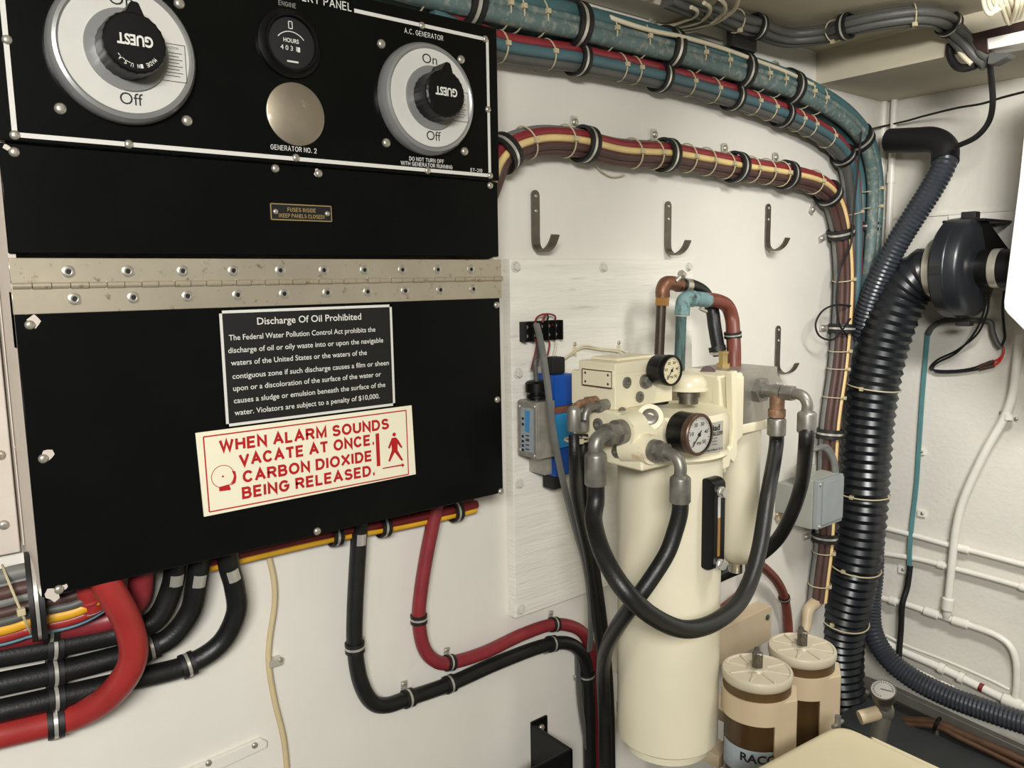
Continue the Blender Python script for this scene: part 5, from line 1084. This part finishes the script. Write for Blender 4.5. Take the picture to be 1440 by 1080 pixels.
part('bar', MB().prism([XP(1358, 48, XB-.03), XP(1372, 46, XB-.03), XP(1460, 24, XB-.03), XP(1460, 38, XB-.03), XP(1388, 54, XB-.03), XP(1390, 76, XB-.03), XP(1374, 70, XB-.03)], (.02, 0, 0), .001, 1), 'dark_bar', cbn)
part('block', MB().prism([XP(1386, 52, XB-.028), XP(1460, 36, XB-.028), XP(1460, 56, XB-.028), XP(1388, 70, XB-.028)], (.05, 0, 0), .002), 'white_gloss', cbn)
part('flange', MB().prism([XP(1390, 74, XB-.026), XP(1420, 74, XB-.026), XP(1416, 80, XB-.026), XP(1396, 90, XB-.026), XP(1388, 90, XB-.026)], (.03, 0, 0), .002), 'dark_grey_cable', cbn)
solo('black_wire', MB().tube([W(1211, 185, .06), E(1240, 178, .03), E(1275, 170, .03), E(1300, 163, .05), E(1345, 152, .10), E(1380, 146, .16), E(1410, 137, .2), E(1445, 128, .25)], .0022, 8), 'black_matte', 'thin black wire stretched from the teal bundle corner to the right edge', 'wire')
# white wires and fixture
cfx = thing('ceiling_panel', 'off-white ceiling hatch panel with white wires at its edge', 'panel', ZP(900, 0, ZC-.02))
part('panel', MB().prism([ZP(q[0], q[1], ZC-.022) for q in ((855, 6), (905, 10), (940, 14), (965, 25), (1005, 8), (1030, -30), (820, -40))], (0, 0, .02), .003), 'ceiling_paint', cfx)
part('cover', MB().prism([ZP(q[0], q[1], ZC-.030) for q in ((872, 1), (900, 6), (922, -2), (905, -30), (860, -20))], (0, 0, .010), .002), 'white_gloss', cfx)
for i, pts in enumerate((((905, 34), (940, 36), (965, 28), (978, 22), (980, 15), (972, 10)), ((905, 36), (945, 38), (980, 32), (996, 20), (998, 10), (990, 4)), ((908, 38), (955, 41), (995, 34), (1016, 20), (1020, 8), (1012, -2)), ((912, 40), (965, 44), (1005, 32), (1030, 16), (1038, 0), (1036, -14)))):
    solo('white_wire', MB().tube([ZP(q[0], q[1], ZC-.034) for q in pts], .0032, 10), 'white_wire', ('innermost', 'second', 'third', 'outermost')[i]+' of the white wires looping round the ceiling panel edge', 'wire', 'white ceiling wires')
cable('conduit', [W(836, 13, .03), W(862, 26, .06), W(912, 42, .066), W(960, 52, .066), W(1010, 66, .064), W(1060, 84, .062), W(1110, 103, .06), W(1150, 124, .056), W(1180, 146, .05), W(1203, 172, .045), W(1211, 185, .04)], .0036, 'white_wire', 'thin cream conduit following the top of the teal bundle', 'conduit')
jn = thing('cable_boot', 'dark lump of tape under the grey ceiling bundle beside the white wires', 'tape', ZP(1045, 58, ZC-.04)); part('wrap', MB().box(ZP(1032, 66, ZC-.06), ZP(1054, 46, ZC-.02), .006), 'black_rubber', jn)
for i, (qx, w_) in enumerate(((1394, 13), (1421, 17))):
    pts = [ZP(qx-w_, -12, ZC-.03), ZP(qx-w_*.7, 10, ZC-.05), ZP(qx-w_*.1, 20 if i == 0 else 33, ZC-.06), ZP(qx+w_*.5, 10, ZC-.05), ZP(qx+w_*.6, -12, ZC-.03)]
    t = thing('white_coil', ('left' if i == 0 else 'right')+' coil of cream wires hanging from ceiling at top right', 'wire coil', pts[2], 'cream wire coils')
    for k in range(3): part('strand', MB().tube([p+V((.006*k, -.004*k, .004*k)) for p in pts], .0034, 10), 'white_wire', t)
# repeats of one kind share a group
GR = {'battery_cable': 'battery cables under the cabinet', 'power_cable': 'power cables on the wall', 'hydraulic_hose': 'hoses of the hydraulic unit', 'water_pipe': 'white pipes on the end wall', 'conduit': 'white corner conduits',
      'motor_wire': 'thin wires of the blower', 'cable_clip': 'cable clips on the end wall', 'fuel_pipe': 'rusty pipes at lower right', 'black_wire': 'thin black wires', 'loose_string': 'loose lacing strings', 'flat_cable': 'flat grey cables', 'rust_hose': 'red-brown hoses', 'cable_bundle': 'lashed cable bundles'}
for o in bpy.data.objects:
    k = o.name.split('.')[0]
    if o.parent is None and k in GR and 'label' in o and 'group' not in o and not (k == 'conduit' and 'cream' in o['label']): o['group'] = GR[k]
